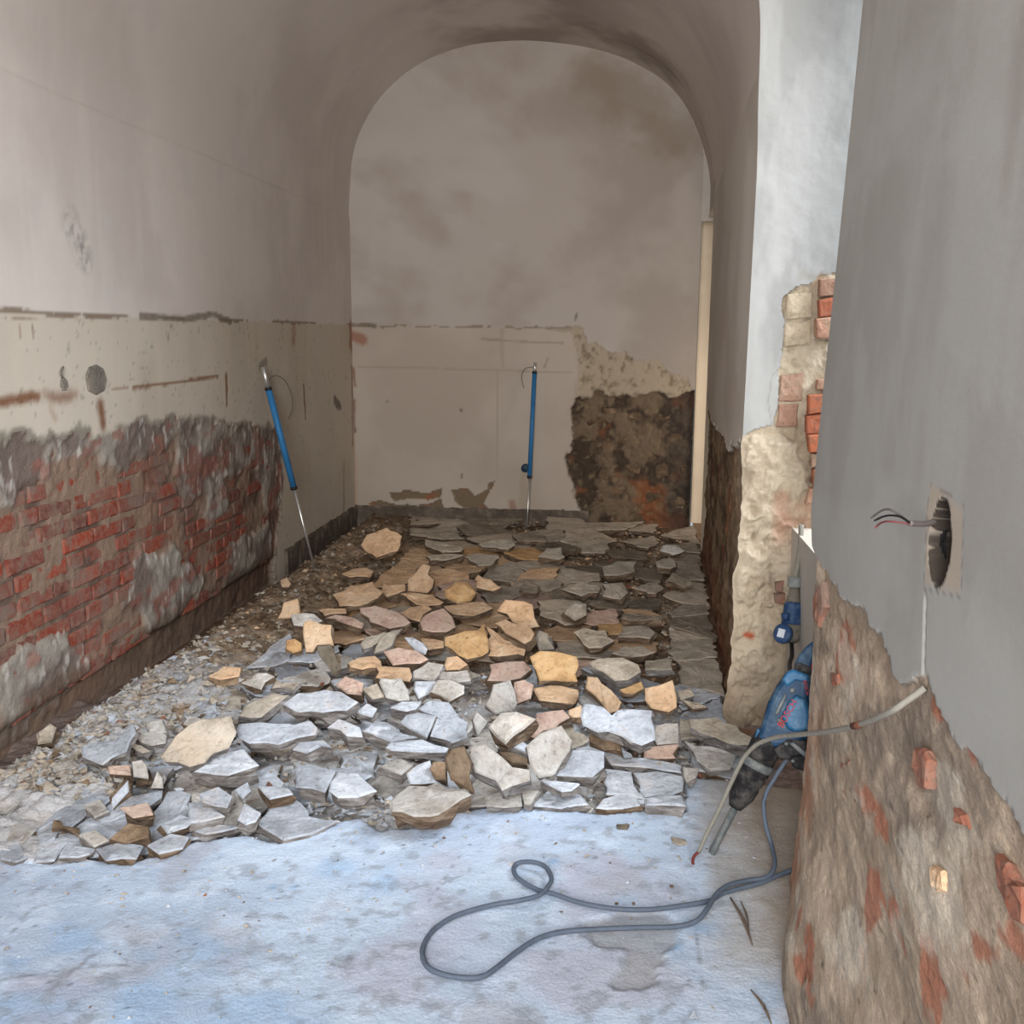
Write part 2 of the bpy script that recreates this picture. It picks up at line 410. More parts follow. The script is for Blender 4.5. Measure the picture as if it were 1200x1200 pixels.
# masonry colour
mor = mixc(np.broadcast_to(col(136, 114, 98), Yg.shape + (3,)), col(100, 82, 72), ss(n2, .4, .65))
mor = mixc(mor, col(150, 100, 82), ss(n1, .55, .7) * .4)
patc = mixc(np.broadcast_to(col(150, 142, 132), Yg.shape + (3,)), col(116, 102, 94), ss(n2, .4, .6))
patc = mixc(patc, col(140, 84, 70), ss(fbm(Yg, Zg * 2.2, 5, 4, 22), .54, .64) * .6)
patc = mixc(patc, col(200, 194, 186), ss(fbm(Yg * 2.3, Zg * .8, 12, 4, 21), .64, .72) * .6)
topband = ss(dL, .14, .05) * (Zg > .5)
pm = np.maximum(ss(pL, -.02, .02), topband * ss(n2 , .30, .42))
mor = mixc(mor, patc, pm)
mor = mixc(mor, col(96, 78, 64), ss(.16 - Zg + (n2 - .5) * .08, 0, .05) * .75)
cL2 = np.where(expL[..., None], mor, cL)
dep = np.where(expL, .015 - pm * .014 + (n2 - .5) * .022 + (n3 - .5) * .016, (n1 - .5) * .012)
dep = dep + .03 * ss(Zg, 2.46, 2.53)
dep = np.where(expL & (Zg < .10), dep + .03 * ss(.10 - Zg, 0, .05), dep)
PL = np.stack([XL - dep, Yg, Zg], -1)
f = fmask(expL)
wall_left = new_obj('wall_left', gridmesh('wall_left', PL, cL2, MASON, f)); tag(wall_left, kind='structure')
new_obj('plaster', gridmesh('plaster', PL, cL2, PLASTER, ~f), wall_left)

def brick_variant(seed, l, h=0.066, d=0.03):
    r = np.random.default_rng(seed); j = lambda s: r.normal(0, s)
    vs = []
    for layer, (ins, x) in enumerate(((0.0, 0.0), (0.0, d * .72), (0.007, d))):
        for sy, sz in ((-1, -1), (1, -1), (1, 1), (-1, 1)):
            vs.append((x + j(.0012), sy * (l / 2 - ins) + j(.004), sz * (h / 2 - ins) + j(.003)))
        for sy, sz in ((0, -1), (0, 1)):
            vs.append((x + j(.0012), j(.02), sz * (h / 2 - ins) + j(.003)))
    fs = []
    o = [0, 4, 1, 2, 5, 3]
    for k in (0, 6):
        for i in range(6):
            a, b = o[i], o[(i + 1) % 6]; fs.append((k + a, k + b, k + 6 + b, k + 6 + a))
    fs.append((12, 16, 17, 15)); fs.append((16, 13, 14, 17))
    return mesh('brick', vs, fs, [BRICK])
full = [brick_variant(s, .245) for s in range(8)]; half = [brick_variant(50 + s, .118) for s in range(8)]
zc = 0.10; row = 0; nb = 0
while zc < 1.16:
    y = 3.05 + random.uniform(0, .12) + (0.06 if row % 2 else 0); k = random.randrange(3)
    while y < 7.0:
        ln = 'F' if (k % 3) else 'H'
        if row % 3 == 0: ln = 'F' if k % 2 else 'H'
        l = .257 if ln == 'F' else .13
        yc = y + l / 2; y += l; k += 1
        a = pdist(np.array([yc - l * .35, yc, yc + l * .35]), np.array([zc] * 3), polyL).min()
        if a < .035 or nb >= 290: continue
        pp = float(in_patches(np.array([yc]), np.array([zc]))[0])
        if pp > .0 and random.random() < .35: continue
        if (a < .10 and zc > .5) and random.random() < .45: continue
        if random.random() < .06: continue
        o = new_obj('brick', random.choice(full if ln == 'F' else half), wall_left)
        o.location = (XL - .037 + random.uniform(-.008, .004), yc, zc + random.uniform(-.003, .003)); nb += 1
        o.rotation_euler = (random.uniform(-.012, .012), random.uniform(-.03, .03), random.uniform(-.02, .02))
    zc += .0815; row += 1

# round mortar patch and small flaked spot
def wall_chunk(name, pts, plane, nv, th, m, parent, lift=.002, seed=1, side=None):
    P = [plane(x, y) for x, y in pts]; P = [p + np.array(nv) * (lift + th) for p in P]
    return new_obj(name, slabmesh(name, P, nv, th, m, side or m, .003, seed, .04), parent)
CEM = stone('grey_cement', c_(104, 98, 90), c_(128, 122, 112), c_(146, 140, 130), 70, .1)
lp = lambda x, y: onX(x, y, XL)
tag(wall_chunk('mortar_patch', [(99, 440), (103, 430), (112, 427), (120, 432), (124, 445), (121, 458), (112, 463), (102, 458)], lp, (1, 0, 0), .006, CEM, wall_left), 'round grey mortar patch on cream plaster')
tag(wall_chunk('mortar_patch', [(69, 452), (70, 445), (73, 441), (77, 445), (79, 453), (76, 458), (71, 458)], lp, (1, 0, 0), .004, CEM, wall_left, seed=2), 'small bulb shaped grey mark on cream plaster')
tube('wire', [onX(73, 442, XL + .008), onX(72, 436, XL + .012), onX(74, 430, XL + .006)], .004, CEM, wall_left)

# ---- back wall
xs = np.arange(XL - .02, 0.6, .012); zb = np.arange(-0.2, 3.90, .012)
Xg, Zb = np.meshgrid(xs, zb, indexing='ij')
Bk = lambda pts: [tuple(onY(x, y, YB)[[0, 2]]) for x, y in pts]
pd = Bk([(672, 490), (676, 470), (700, 460), (730, 466), (760, 458), (790, 466), (812, 456), (840, 460), (840, 640), (692, 640), (688, 620), (672, 570), (664, 535), (668, 510)])
pc = Bk([(672, 384), (684, 386), (686, 404), (700, 400), (712, 412), (736, 414), (744, 422), (770, 420), (780, 436), (804, 440), (812, 456), (800, 475), (676, 475), (680, 440)])
wu = Xg + (fbm(Xg, Zb, 10, 4, 31) - .5) * .10; wv = Zb + (fbm(Xg, Zb, 10, 4, 32) - .5) * .10
dd = pdist(wu, wv, pd); dc = pdist(wu, wv, pc)
n1 = fbm(Xg, Zb, 1.2, 5, 33); n2 = fbm(Xg, Zb, 8, 5, 34); n3 = fbm(Xg, Zb, 28, 3, 35)
up = mixc(np.broadcast_to(col(172, 163, 155), Xg.shape + (3,)), col(152, 141, 131), ss(n1, .42, .66) * .7)
up = mixc(up, col(180, 174, 169), ss(fbm(Xg * .6 + Zb * .5, Zb, 1.6, 4, 36), .52, .7) * .6)
A = Bk([(700, 90), (740, 110), (790, 160)])
up = mixc(up, col(136, 120, 102), ss(.34 - ldist(Xg, Zb, A) + (n2 - .5) * .3, 0, .3) * .6)
da = mixc(np.broadcast_to(col(174, 162, 150), Xg.shape + (3,)), col(160, 147, 134), ss(n1, .4, .65) * .6)
zl = 1.60 + (fbm(Xg, Zb * 0, 7, 4, 37) - .5) * .03
left680 = Xg < onY(680, 400, YB)[0] + (n2 - .5) * .05
cB = np.where(((Zb > zl) | ~left680)[..., None], up, da)
G2 = (Xg, Zb)
bs = lambda c, pts, w, cc, a=.8, ed=.7: stroke(c, pts, w, cc, a, Bk, ed, G2)
cB = mixc(cB, col(112, 96, 78), ss(.008 + (n3 - .5) * .02 - np.abs(Zb - zl), 0, .004) * .7 * left680)
for pts, w, cc, a in (
    ([(410, 392), (424, 398)], .06, col(140, 88, 66), .75), ([(414, 380), (440, 381)], .02, col(104, 92, 74), .8),
    ([(414, 432), (416, 452)], .02, col(120, 74, 56), .8), ([(414, 470), (415, 505)], .025, col(104, 62, 50), .8),
    ([(415, 510), (417, 600)], .02, col(160, 120, 96), .4),
    ([(420, 430), (480, 431), (560, 433), (670, 437)], .009, col(140, 126, 108), .5), ([(565, 397), (600, 400), (660, 402)], .012, col(130, 116, 98), .6),
    ([(588, 388), (589, 430)], .025, col(150, 140, 126), .5), ([(583, 434), (583, 590)], .006, col(150, 138, 120), .6),
    ([(676, 385), (682, 430), (678, 470)], .05, col(156, 146, 130), .6), ([(640, 385), (676, 388)], .02, col(140, 128, 110), .6),
    ([(674, 375), (676, 368)], .012, col(110, 104, 96), .8), ([(642, 420), (638, 430)], .012, col(124, 116, 104), .7),
    ([(614, 555), (612, 605)], .05, col(152, 140, 122), .6), ([(600, 590), (602, 605)], .05, col(132, 84, 62), .6),
    ([(540, 480), (541, 482)], .012, col(90, 80, 70), .8), ([(453, 470), (454, 471)], .012, col(90, 80, 70), .8), ([(541, 556), (541, 560)], .012, col(90, 80, 70), .8)):
    cB = bs(cB, pts, w, cc, a)
flake = [Bk(p) for p in ([(456, 577), (475, 575), (500, 577), (518, 572), (516, 583), (490, 585), (462, 587)],
    [(430, 590), (445, 588), (462, 592), (490, 594), (518, 584), (520, 594), (505, 605), (440, 606)],
    [(529, 574), (548, 572), (560, 580), (570, 574), (576, 570), (572, 580), (566, 590), (572, 600), (545, 596), (534, 588)],
    [(574, 568), (582, 565), (578, 572), (570, 578)], [(622, 600), (660, 598), (668, 602), (668, 612), (622, 612)], [(425, 600), (600, 602), (600, 612), (425, 612)])]
fl = np.full(Xg.shape, -9.0)
for p in flake: fl = np.maximum(fl, pdist(wu * .5 + Xg * .5, wv * .5 + Zb * .5, p))
dk = mixc(np.broadcast_to(col(112, 96, 78), Xg.shape + (3,)), col(70, 58, 48), ss(n2, .42, .6))
dk = mixc(dk, col(136, 84, 54), ss(fbm(Xg, Zb, 4, 4, 38), .55, .7) * .7); dk = mixc(dk, col(134, 118, 92), ss(n3, .6, .8) * .7)
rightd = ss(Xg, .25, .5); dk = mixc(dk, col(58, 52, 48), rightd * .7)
cr = mixc(np.broadcast_to(col(168, 154, 134), Xg.shape + (3,)), col(132, 118, 98), ss(n3, .5, .75))
flc = mixc(np.broadcast_to(col(120, 104, 84), Xg.shape + (3,)), col(140, 92, 68), ss(n2, .55, .7))
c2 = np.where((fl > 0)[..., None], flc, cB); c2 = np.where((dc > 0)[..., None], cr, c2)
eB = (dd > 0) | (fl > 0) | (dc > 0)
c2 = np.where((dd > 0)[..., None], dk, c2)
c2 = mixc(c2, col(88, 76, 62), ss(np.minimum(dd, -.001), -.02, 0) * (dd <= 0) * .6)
depB = np.where(dd > 0, .05 + (n2 - .5) * .06 + (n3 - .5) * .04, np.where(dc > 0, .008 + (n3 - .5) * .02, np.where(fl > 0, .012 + (n3 - .5) * .01, (n1 - .5) * .01)))
PB = np.stack([Xg, YB + depB, Zb], -1)
f = fmask(eB)
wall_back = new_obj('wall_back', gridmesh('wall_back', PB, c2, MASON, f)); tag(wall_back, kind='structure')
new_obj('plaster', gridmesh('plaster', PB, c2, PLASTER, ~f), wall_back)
# rubble stones set in the dark stripped patch
for i, (x, y, w, h, s_) in enumerate([(690, 495, 16, 10, 'B'), (715, 482, 20, 9, 'D'), (745, 490, 18, 11, 'B'), (775, 486, 20, 10, 'D'), (700, 525, 20, 12, 'D'), (730, 515, 17, 12, 'B'),
        (758, 520, 19, 13, 'B'), (790, 515, 18, 12, 'D'), (712, 555, 18, 12, 'B'), (742, 548, 22, 12, 'B'), (775, 552, 18, 13, 'B'), (798, 550, 14, 12, 'D'), (705, 588, 16, 12, 'D'),
        (733, 582, 18, 13, 'B'), (765, 585, 20, 12, 'B'), (793, 590, 18, 13, 'D'), (722, 608, 18, 9, 'D'), (755, 610, 18, 9, 'B')]):
    an = sorted(rng.uniform(0, 2 * PI, 7)); pts = [(x + w * .62 * math.cos(t) * (.8 + .3 * rng.random()), y + h * .75 * math.sin(t) * (.8 + .3 * rng.random())) for t in an]
    P = [onY(a, b, YB + .058) for a, b in pts]
    new_obj('stone', slabmesh('stone', P, (0, -1, 0), .05, ST['K'], ST['K'], .006, i, .05, .012), wall_back)

# back-wall return at the corner opening (wall thickness)
back_end = box('wall_back_return', 0.575, 0.60, YB + .001, YB + .35, -.2, 2.47, MASON if False else PLASTER, None)
bpy.data.objects.remove(back_end)

def flatgrid(name, fn, nu, nv, colr, m, kind='structure', parent=None, amp=.5):
    u, v = np.meshgrid(np.linspace(0, 1, nu), np.linspace(0, 1, nv), indexing='ij')
    P = fn(u, v); a = P[..., 0] * .7 + P[..., 1]; b = P[..., 2] + P[..., 0] * .31
    k = fbm(a, b, 2.0, 5, 61); k2 = fbm(a, b, 9, 4, 62)
    K = mixc(np.broadcast_to(colr, P.shape), np.array(colr) * .78, ss(k, .4, .66) * amp); K = mixc(K, np.array(colr) * 1.08, ss(k2, .55, .75) * amp)
    o = new_obj(name, gridmesh(name, P, K, m), parent)
    if kind and parent is None: tag(o, kind=kind)
    return o
def quad(a, b, c, d):      # corners in order; bilinear
    a, b, c, d = map(lambda t: np.array(t, float), (a, b, c, d))
    return lambda u, v: ((a * (1 - u[..., None]) + b * u[..., None]) * (1 - v[..., None]) + (d * (1 - u[..., None]) + c * u[..., None]) * v[..., None])
pl = col(190, 184, 176)
# passage seen through the corner opening
pz = -0.05
flatgrid('wall_passage_end', quad((.55, YB + .32, pz), (2.2, YB + .32, pz), (2.2, YB + .32, 2.7), (.55, YB + .32, 2.7)), 40, 60, col(226, 212, 190), PLASTER)
flatgrid('wall_passage_side', quad((2.2, YB + .32, pz), (2.2, 7.1, pz), (2.2, 7.1, 2.7), (2.2, YB + .32, 2.7)), 20, 20, col(220, 208, 190), PLASTER)
flatgrid('wall_passage_near', quad((2.2, 7.1, pz), (.7, 7.1, pz), (.7, 7.1, 2.7), (2.2, 7.1, 2.7)), 20, 20, col(220, 208, 190), PLASTER)
flatgrid('ceiling_passage', quad((.67, YB + .32, 2.6), (2.2, YB + .32, 2.6), (2.2, 7.1, 2.6), (.67, 7.1, 2.6)), 10, 10, pl, PLASTER)
flatgrid('floor_passage', quad((.63, YB + .32, pz), (2.2, YB + .32, pz), (2.2, 7.1, pz), (.63, 7.1, pz)), 10, 10, col(150, 130, 110), MASON)
flatgrid('wall_back_return', quad((.594, YB, pz), (.594, YB + .32, pz), (.594, YB + .32, 2.6), (.594, YB, 2.6)), 20, 120, col(180, 166, 146), PLASTER)
# lintel above corner opening: closes up to the vault
flatgrid('wall_right_lintel', quad((.615, 7.66, 2.47), (.65, YB + .02, 2.47), (.65, YB + .02, 2.90), (.615, 7.66, 2.90)), 30, 20, pl, PLASTER)
flatgrid('trim_1', quad((.615, 7.66, 2.47), (.65, YB + .3, 2.47), (1.0, YB + .3, 2.47), (1.0, 7.66, 2.47)), 10, 10, pl, PLASTER)
flatgrid('wall_back_corner', quad((.58, YB, 2.44), (.70, YB, 2.44), (.70, YB, 3.2), (.58, YB, 3.2)), 10, 40, pl, PLASTER)

# ---- right wall between the recess and the corner opening
def ragged(z, seed, amp): return (fbm(z, z * 0 + seed, 7, 4, seed) - .5) * amp
edge_low = lambda z: ss(1.17 - z, 0, .05)
def cornerX(z): return cornerX0(z) + (vaultX(z, 4.1) - .003 - cornerX0(z)) * ss(z, 2.1, 2.5)
def cornerX0(z): return .468 + .012 * np.clip(z, 0, 3) * .6 + edge_low(z) * (ragged(z, 41, .06) - .006)
yr = np.arange(4.1, 7.661, .014); zr = np.arange(-.16, 2.52, .012)
Yr, Zr = np.meshgrid(yr, zr, indexing='ij')
Rw = lambda pts: [tuple(hit(x, y, (.468, 4.1, 0), (3.56, -(.615 - .468), 0))[1:]) for x, y in pts]
tb = Rw([(866, 514), (858, 520), (852, 526), (846, 510), (841, 502), (836, 498), (833, 496), (829, 474), (826, 470)])
pR = [(4.0, -.5)] + [(4.0, tb[0][1])] + tb + [(7.9, tb[-1][1]), (7.9, -.5)]
dR = pdist(Yr + (fbm(Yr, Zr, 9, 4, 42) - .5) * .14, Zr + (fbm(Yr, Zr, 9, 4, 43) - .5) * .10, pR); eR = dR > 0
n1 = fbm(Yr, Zr, 1.2, 5, 44); n2 = fbm(Yr, Zr, 8, 5, 45); n3 = fbm(Yr, Zr, 26, 3, 46)
c1 = mixc(np.broadcast_to(col(200, 193, 184), Yr.shape + (3,)), col(180, 171, 162), ss(fbm(Yr * .4, Zr * .8, 3, 4, 47), .4, .66) * .6)
c2 = mixc(np.broadcast_to(col(128, 108, 86), Yr.shape + (3,)), col(84, 68, 54), ss(n2, .4, .62))
c2 = mixc(c2, col(122, 70, 50), ss(fbm(Yr, Zr, 5, 4, 48), .58, .7) * .6)
c2 = mixc(c2, col(150, 134, 112), ss(4.75 - Yr + (n2 - .5) * .4, 0, .3) * .7)
c2 = mixc(c2, col(110, 62, 38), ss(.35 - Zr + (n2 - .5) * .2, 0, .3) * .5)
cR = np.where(eR[..., None], c2, c1)
taper = ss(Yr, 4.1, 4.2)
dep = np.where(eR, .028 + (n2 - .5) * .05 + (n3 - .5) * .025, (n1 - .5) * .005) * taper
base = np.interp(Yr, [4.1, 7.66], [.468, .615]); base = base + (cornerX(Zr) - .468) * (1 - ss(Yr, 4.1, 4.6))
PR = np.stack([base + dep, Yr, Zr], -1); f = fmask(eR)
wall_right = new_obj('wall_right', gridmesh('wall_right', PR, cR, MASON, f)); tag(wall_right, kind='structure')
new_obj('plaster', gridmesh('plaster', PR, cR, PLASTER, ~f), wall_right)
flatgrid('wall_right_end', quad((.615, 7.66, -.1), (1.0, 7.66, -.1), (1.0, 7.66, 2.6), (.615, 7.66, 2.6)), 30, 60, col(150, 138, 120), MASON, parent=wall_right)

# ---- recess: far jamb
uj = np.arange(0, .62, .006); zj = np.arange(-.16, 3.15, .0075)
Uj, Zj = np.meshgrid(uj, zj, indexing='ij')
Xj = cornerX(Zj) + Uj
Jm = lambda pts: [tuple(onY(x, y, 4.1)[[0, 2]]) for x, y in pts]
pj = Jm([(840, 900), (846, 700), (858, 560), (862, 520), (868, 512), (880, 504), (892, 500), (905, 502), (912, 480), (915, 440), (920, 400), (922, 346), (934, 338), (948, 334), (960, 322), (1010, 318), (1040, 318), (1040, 900)])
wu = Xj + (fbm(Xj, Zj, 12, 4, 51) - .5) * .05; wv = Zj + (fbm(Xj, Zj, 12, 4, 52) - .5) * .05
dj = pdist(wu, wv, pj); ej = dj > 0
n1 = fbm(Xj, Zj, 2.5, 5, 53); n2 = fbm(Xj, Zj, 11, 5, 54); n3 = fbm(Xj, Zj, 34, 3, 55); rk = np.abs(fbm(Xj + .3 * n1, Zj + .3 * n2, 6.5, 5, 56) - .5) * 2
c1 = mixc(np.broadcast_to(col(162, 162, 160), Xj.shape + (3,)), col(142, 142, 140), ss(fbm(Xj * 2, Zj * .6, 5, 4, 57), .4, .65) * .7)
cl = ldist(Xj, Zj, Jm([(905, 502), (900, 470), (905, 440), (920, 425)])); c1 = mixc(c1, col(140, 138, 130), ss(.004 - cl, 0, .003) * .7)
c1 = mixc(c1, col(150, 146, 138), ss(.02 - ldist(Xj, Zj, Jm([(940, 322), (952, 324)])) + (n3 - .5) * .02, 0, .01) * .6)
c2 = mixc(np.broadcast_to(col(192, 178, 156), Xj.shape + (3,)), col(166, 150, 128), ss(rk, .12, .34) * .0 + ss(n2, .48, .68) * .7)
c2 = mixc(c2, col(128, 112, 94), ss(rk, .30, .5) * .6)
up_ = ss(Zj, 1.15, 1.3)
c2 = mixc(c2, col(190, 140, 116), ss(n1, .50, .62) * .6 * ss(Xj, .58, .64) * ss(Zj, .65, .8))
c2 = mixc(c2, col(168, 84, 56), ss(.02 - ldist(Xj, Zj, Jm([(872, 742), (880, 744)])) + (n3 - .5) * .02, 0, .02))
c2 = mixc(c2, col(140, 118, 96), ss(.30 - Zj + (n2 - .5) * .25, 0, .3) * .6)
cJ = np.where(ej[..., None], c2, c1)
big = np.where(Zj < 1.2, 1.0, .45)
tap = ss(Uj, 0, .03)
dep = np.where(ej, -.012 + (rk * .085 - .012) * big + (n2 - .5) * .035 * big + (n3 - .5) * .020, (n1 - .5) * .012 + (n2 - .5) * .006) * tap
dep = dep + np.where(ej & (Zj > 1.14), .018, 0) * tap
PJ = np.stack([Xj, 4.1 + dep - .0 + Uj * 0, Zj], -1); f = fmask(ej)
wall_jamb = new_obj('wall_recess', gridmesh('wall_recess', PJ, cJ, MASON, f)); tag(wall_jamb, kind='structure')
new_obj('plaster', gridmesh('plaster', PJ, cJ, PLASTER, ~f), wall_jamb)
jp = lambda x, y: onY(x, y, 4.1)
for i, (pts, th, m) in enumerate([
    ([(958, 328), (985, 326), (985, 345), (958, 348)], .05, 0), ([(957, 352), (983, 348), (983, 370), (958, 372)], .055, 1), ([(953, 374), (982, 372), (982, 395), (954, 396)], .07, 0),
    ([(956, 444), (978, 444), (978, 456), (954, 456)], .05, 0), ([(944, 462), (976, 460), (976, 480), (944, 484)], .075, 1), ([(942, 486), (975, 483), (975, 505), (942, 507)], .07, 1),
    ([(943, 508), (974, 506), (974, 526), (945, 528)], .08, 1), ([(948, 530), (973, 528), (973, 543), (948, 546)], .06, 0), ([(950, 548), (972, 546), (972, 568), (950, 570)], .075, 1),
    ([(946, 570), (971, 570), (971, 588), (942, 588)], .05, 0), ([(923, 345), (952, 341), (952, 372), (921, 375)], .012, 2), ([(920, 378), (950, 375), (950, 404), (918, 406)], .012, 2),
    ([(915, 440), (942, 436), (940, 470), (912, 470)], .010, 3), ([(912, 474), (936, 473), (934, 500), (910, 500)], .010, 3),
    ([(874, 655), (886, 652), (886, 672), (876, 670)], .012, 4), ([(908, 682), (918, 680), (917, 694), (908, 692)], .02, 4), ([(906, 695), (920, 695), (919, 708), (908, 706)], .02, 4)]):
    if i >= 14: pts = [(x + (3 if i == 14 else 0), y) for x, y in pts]
    if i == 14: continue
    P = [jp(x, y) + np.array([0, -th + .006, 0]) for x, y in pts]
    mm = [ST['R'], BRICK2, ST['C'], ST['R'], BRICK3][m]
    new_obj('brick', slabmesh('brick', P, (0, -1, 0), max(th + .01, .02), mm, mm, .002, 100 + i, .04), wall_jamb)
# parapet under the window, sill, near-side reveal, outer jambs, head
parapet = flatgrid('wall_parapet', quad((.685, 2.70, -.12), (.685, 4.16, -.12), (.685, 4.16, .80), (.685, 2.70, .80)), 90, 60, col(182, 178, 170), PLASTER)
flatgrid('window_sill', quad((.685, 2.70, .80), (.685, 4.16, .80), (1.3, 4.16, .78), (1.3, 2.70, .78)), 50, 30, col(214, 206, 192), MASON)
flatgrid('wall_recess_head', quad((.40, 2.70, 3.13), (.40, 4.2, 3.13), (1.3, 4.2, 3.13), (1.3, 2.70, 3.13)), 10, 10, pl, PLASTER)

# ---- near right wall
yn = np.concatenate([np.linspace(-2.5, .95, 40), np.arange(1.0, 2.79, .0062)]); zn = np.arange(-.05, 2.95, .0062)
Yn, Zn = np.meshgrid(yn, zn, indexing='ij')
def nx_plane(y, z): return .512 + .020 * z
NP = (.512, 0, 0); NN = (1, 0, -.020)
Nw = lambda pts: [tuple(hit(x, y, NP, NN)[1:]) for x, y in pts]
tb = Nw([(950, 648), (958, 652), (964, 668), (974, 676), (980, 700), (990, 706), (1002, 710), (1010, 712), (1016, 734), (1030, 742), (1036, 760), (1046, 790), (1054, 800), (1062, 794), (1082, 798),
         (1092, 812), (1104, 842), (1118, 862), (1138, 888), (1150, 915), (1172, 945), (1200, 985), (1240, 1040), (1330, 1150), (1500, 1400)])
pn = [(2.95, -.3), (2.95, tb[0][1])] + tb + [(-2.6, tb[-1][1]), (-2.6, -.3)]
wu = Yn + (fbm(Yn, Zn, 14, 4, 63) - .5) * .05; wv = Zn + (fbm(Yn, Zn, 14, 4, 64) - .5) * .05
dn = pdist(wu, wv, pn); en = dn > 0
YS = Yn * .42; n1 = fbm(YS, Zn, 2.0, 5, 65); n2 = fbm(YS, Zn, 11, 5, 66); n3 = fbm(YS, Zn, 44, 3, 67); nst = fbm(YS * 3.0, Zn * .6, 5, 5, 68)
c1 = mixc(np.broadcast_to(col(162, 161, 156), Yn.shape + (3,)), col(149, 146, 141), ss(nst, .36, .66) * .6)
c1 = mixc(c1, col(174, 174, 171), ss(n1, .52, .7) * .5)
c1 = mixc(c1, col(146, 138, 132), ss(fbm(Yn * 2.2, Zn * .5, 2.2, 4, 69), .52, .68) * .55 * ss(Zn, 1.5, 1.9))
gr = ldist(Yn, Zn, Nw([(1084, 700), (1081, 800)])); c1 = mixc(c1, col(206, 204, 198), ss(.006 - gr, 0, .004))
bx = Nw([(1091, 566), (1130, 592), (1126, 700), (1082, 690), (1086, 600)]); db = pdist(Yn, Zn, bx)
c1 = mixc(c1, col(176, 160, 142), ss(db + (n3 - .5) * .02, -.005, .015) * .7)
c1 = mixc(c1, col(120, 112, 104), ss(.0022 - np.abs(db) - (n2 > .55) * .01, 0, .001) * .6)
c2 = mixc(np.broadcast_to(col(184, 166, 146), Yn.shape + (3,)), col(146, 130, 112), ss(n2, .44, .64) * .7)
c2 = mixc(c2, col(120, 108, 98), ss(fbm(YS, Zn, 7, 5, 70), .60, .68) * .6)
c2 = mixc(c2, col(168, 102, 76), ss(fbm(YS, Zn * .7, 9, 5, 73) + (n3 - .5) * .06, .66, .71) * .75)
c2 = mixc(c2, col(206, 196, 180), ss(fbm(YS, Zn, 6, 4, 75), .60, .68) * .6)
c2 = mixc(c2, col(176, 118, 84), ss(2.62 - Yn, .18, 0) * ss(.8 - Zn, 0, .4) * ss(n2, .4, .5) * .55)
m = fbm(YS, Zn, 60, 2, 76) > .84; c2[m] = c2[m] * .55
cN = np.where(en[..., None], c2, c1)
rk = np.abs(fbm(YS + .2 * n1, Zn * .9, 7, 5, 77) - .5) * 2
dep = np.where(en, .010 - .020 * ss(dn, 0, .4) + (rk - .3) * .016 + (n2 - .5) * .012 + (n3 - .5) * .006, (n1 - .5) * .006)
# cavity of the missing socket
hc = hit(1101, 634, NP, NN); ht = hit(1101, 592, NP, NN); hb = hit(1101, 679, NP, NN); hw = abs(hit(1091, 634, NP, NN)[1] - hit(1112, 634, NP, NN)[1]) / 2
q = ((Yn - hc[1]) / (hw * (1 + .15 * (n3 - .5)))) ** 2 + ((Zn - (ht[2] + hb[2]) / 2) / ((ht[2] - hb[2]) / 2)) ** 2 + (n2 - .5) * .9 + (n3 - .5) * .5
hole = ss(1.2 - q, 0, .12); dep = dep + hole * .07
cN = mixc(cN, col(128, 104, 84), ss(1.5 - q, 0, .2) * .6); cN = mixc(cN, col(46, 40, 35), ss(1.55 - q, 0, .15) * .95)  # shade inside the cavity painted into the colour, slightly past its rim
gm = ss(.007 - gr, 0, .005) * (Zn < hb[2]); dep = dep + gm * .004
ep = np.array([hit(x, y, (NP[0] - .004, 0, 0), NN)[1:] for x, y in [(1010, 0), (995, 150), (980, 300), (964, 450), (949, 600), (950, 640), (956, 656), (953, 720), (949, 800), (944, 880), (936, 950), (927, 1020), (921, 1060), (924, 1100)]])
eo = np.argsort(ep[:, 1]); Yedge = np.interp(Zn, ep[eo, 1], ep[eo, 0]) + ss(1.0 - Zn, 0, .05) * (fbm(Zn, Zn * 0, 16, 4, 78) - .5) * .05
dep = dep - .085 * ss(.46 - Zn, 0, .46) * ss(2.74 - Yn, 0, .5)
dep = dep * (1 - ss(Yn, 2.70, 2.78) * .9 * (hole < .1))
Ye = Yn + np.clip((Yn - 2.2) / .58, 0, 1) * (Yedge - 2.78)
PN = np.stack([nx_plane(Ye, Zn) + dep, Ye, Zn], -1); f = fmask(en)
wall_near = new_obj('wall_right_near', gridmesh('wall_right_near', PN, cN, MASONN, f)); tag(wall_near, kind='structure')
new_obj('plaster', gridmesh('plaster', PN, cN, PLASTERN, ~f), wall_near)
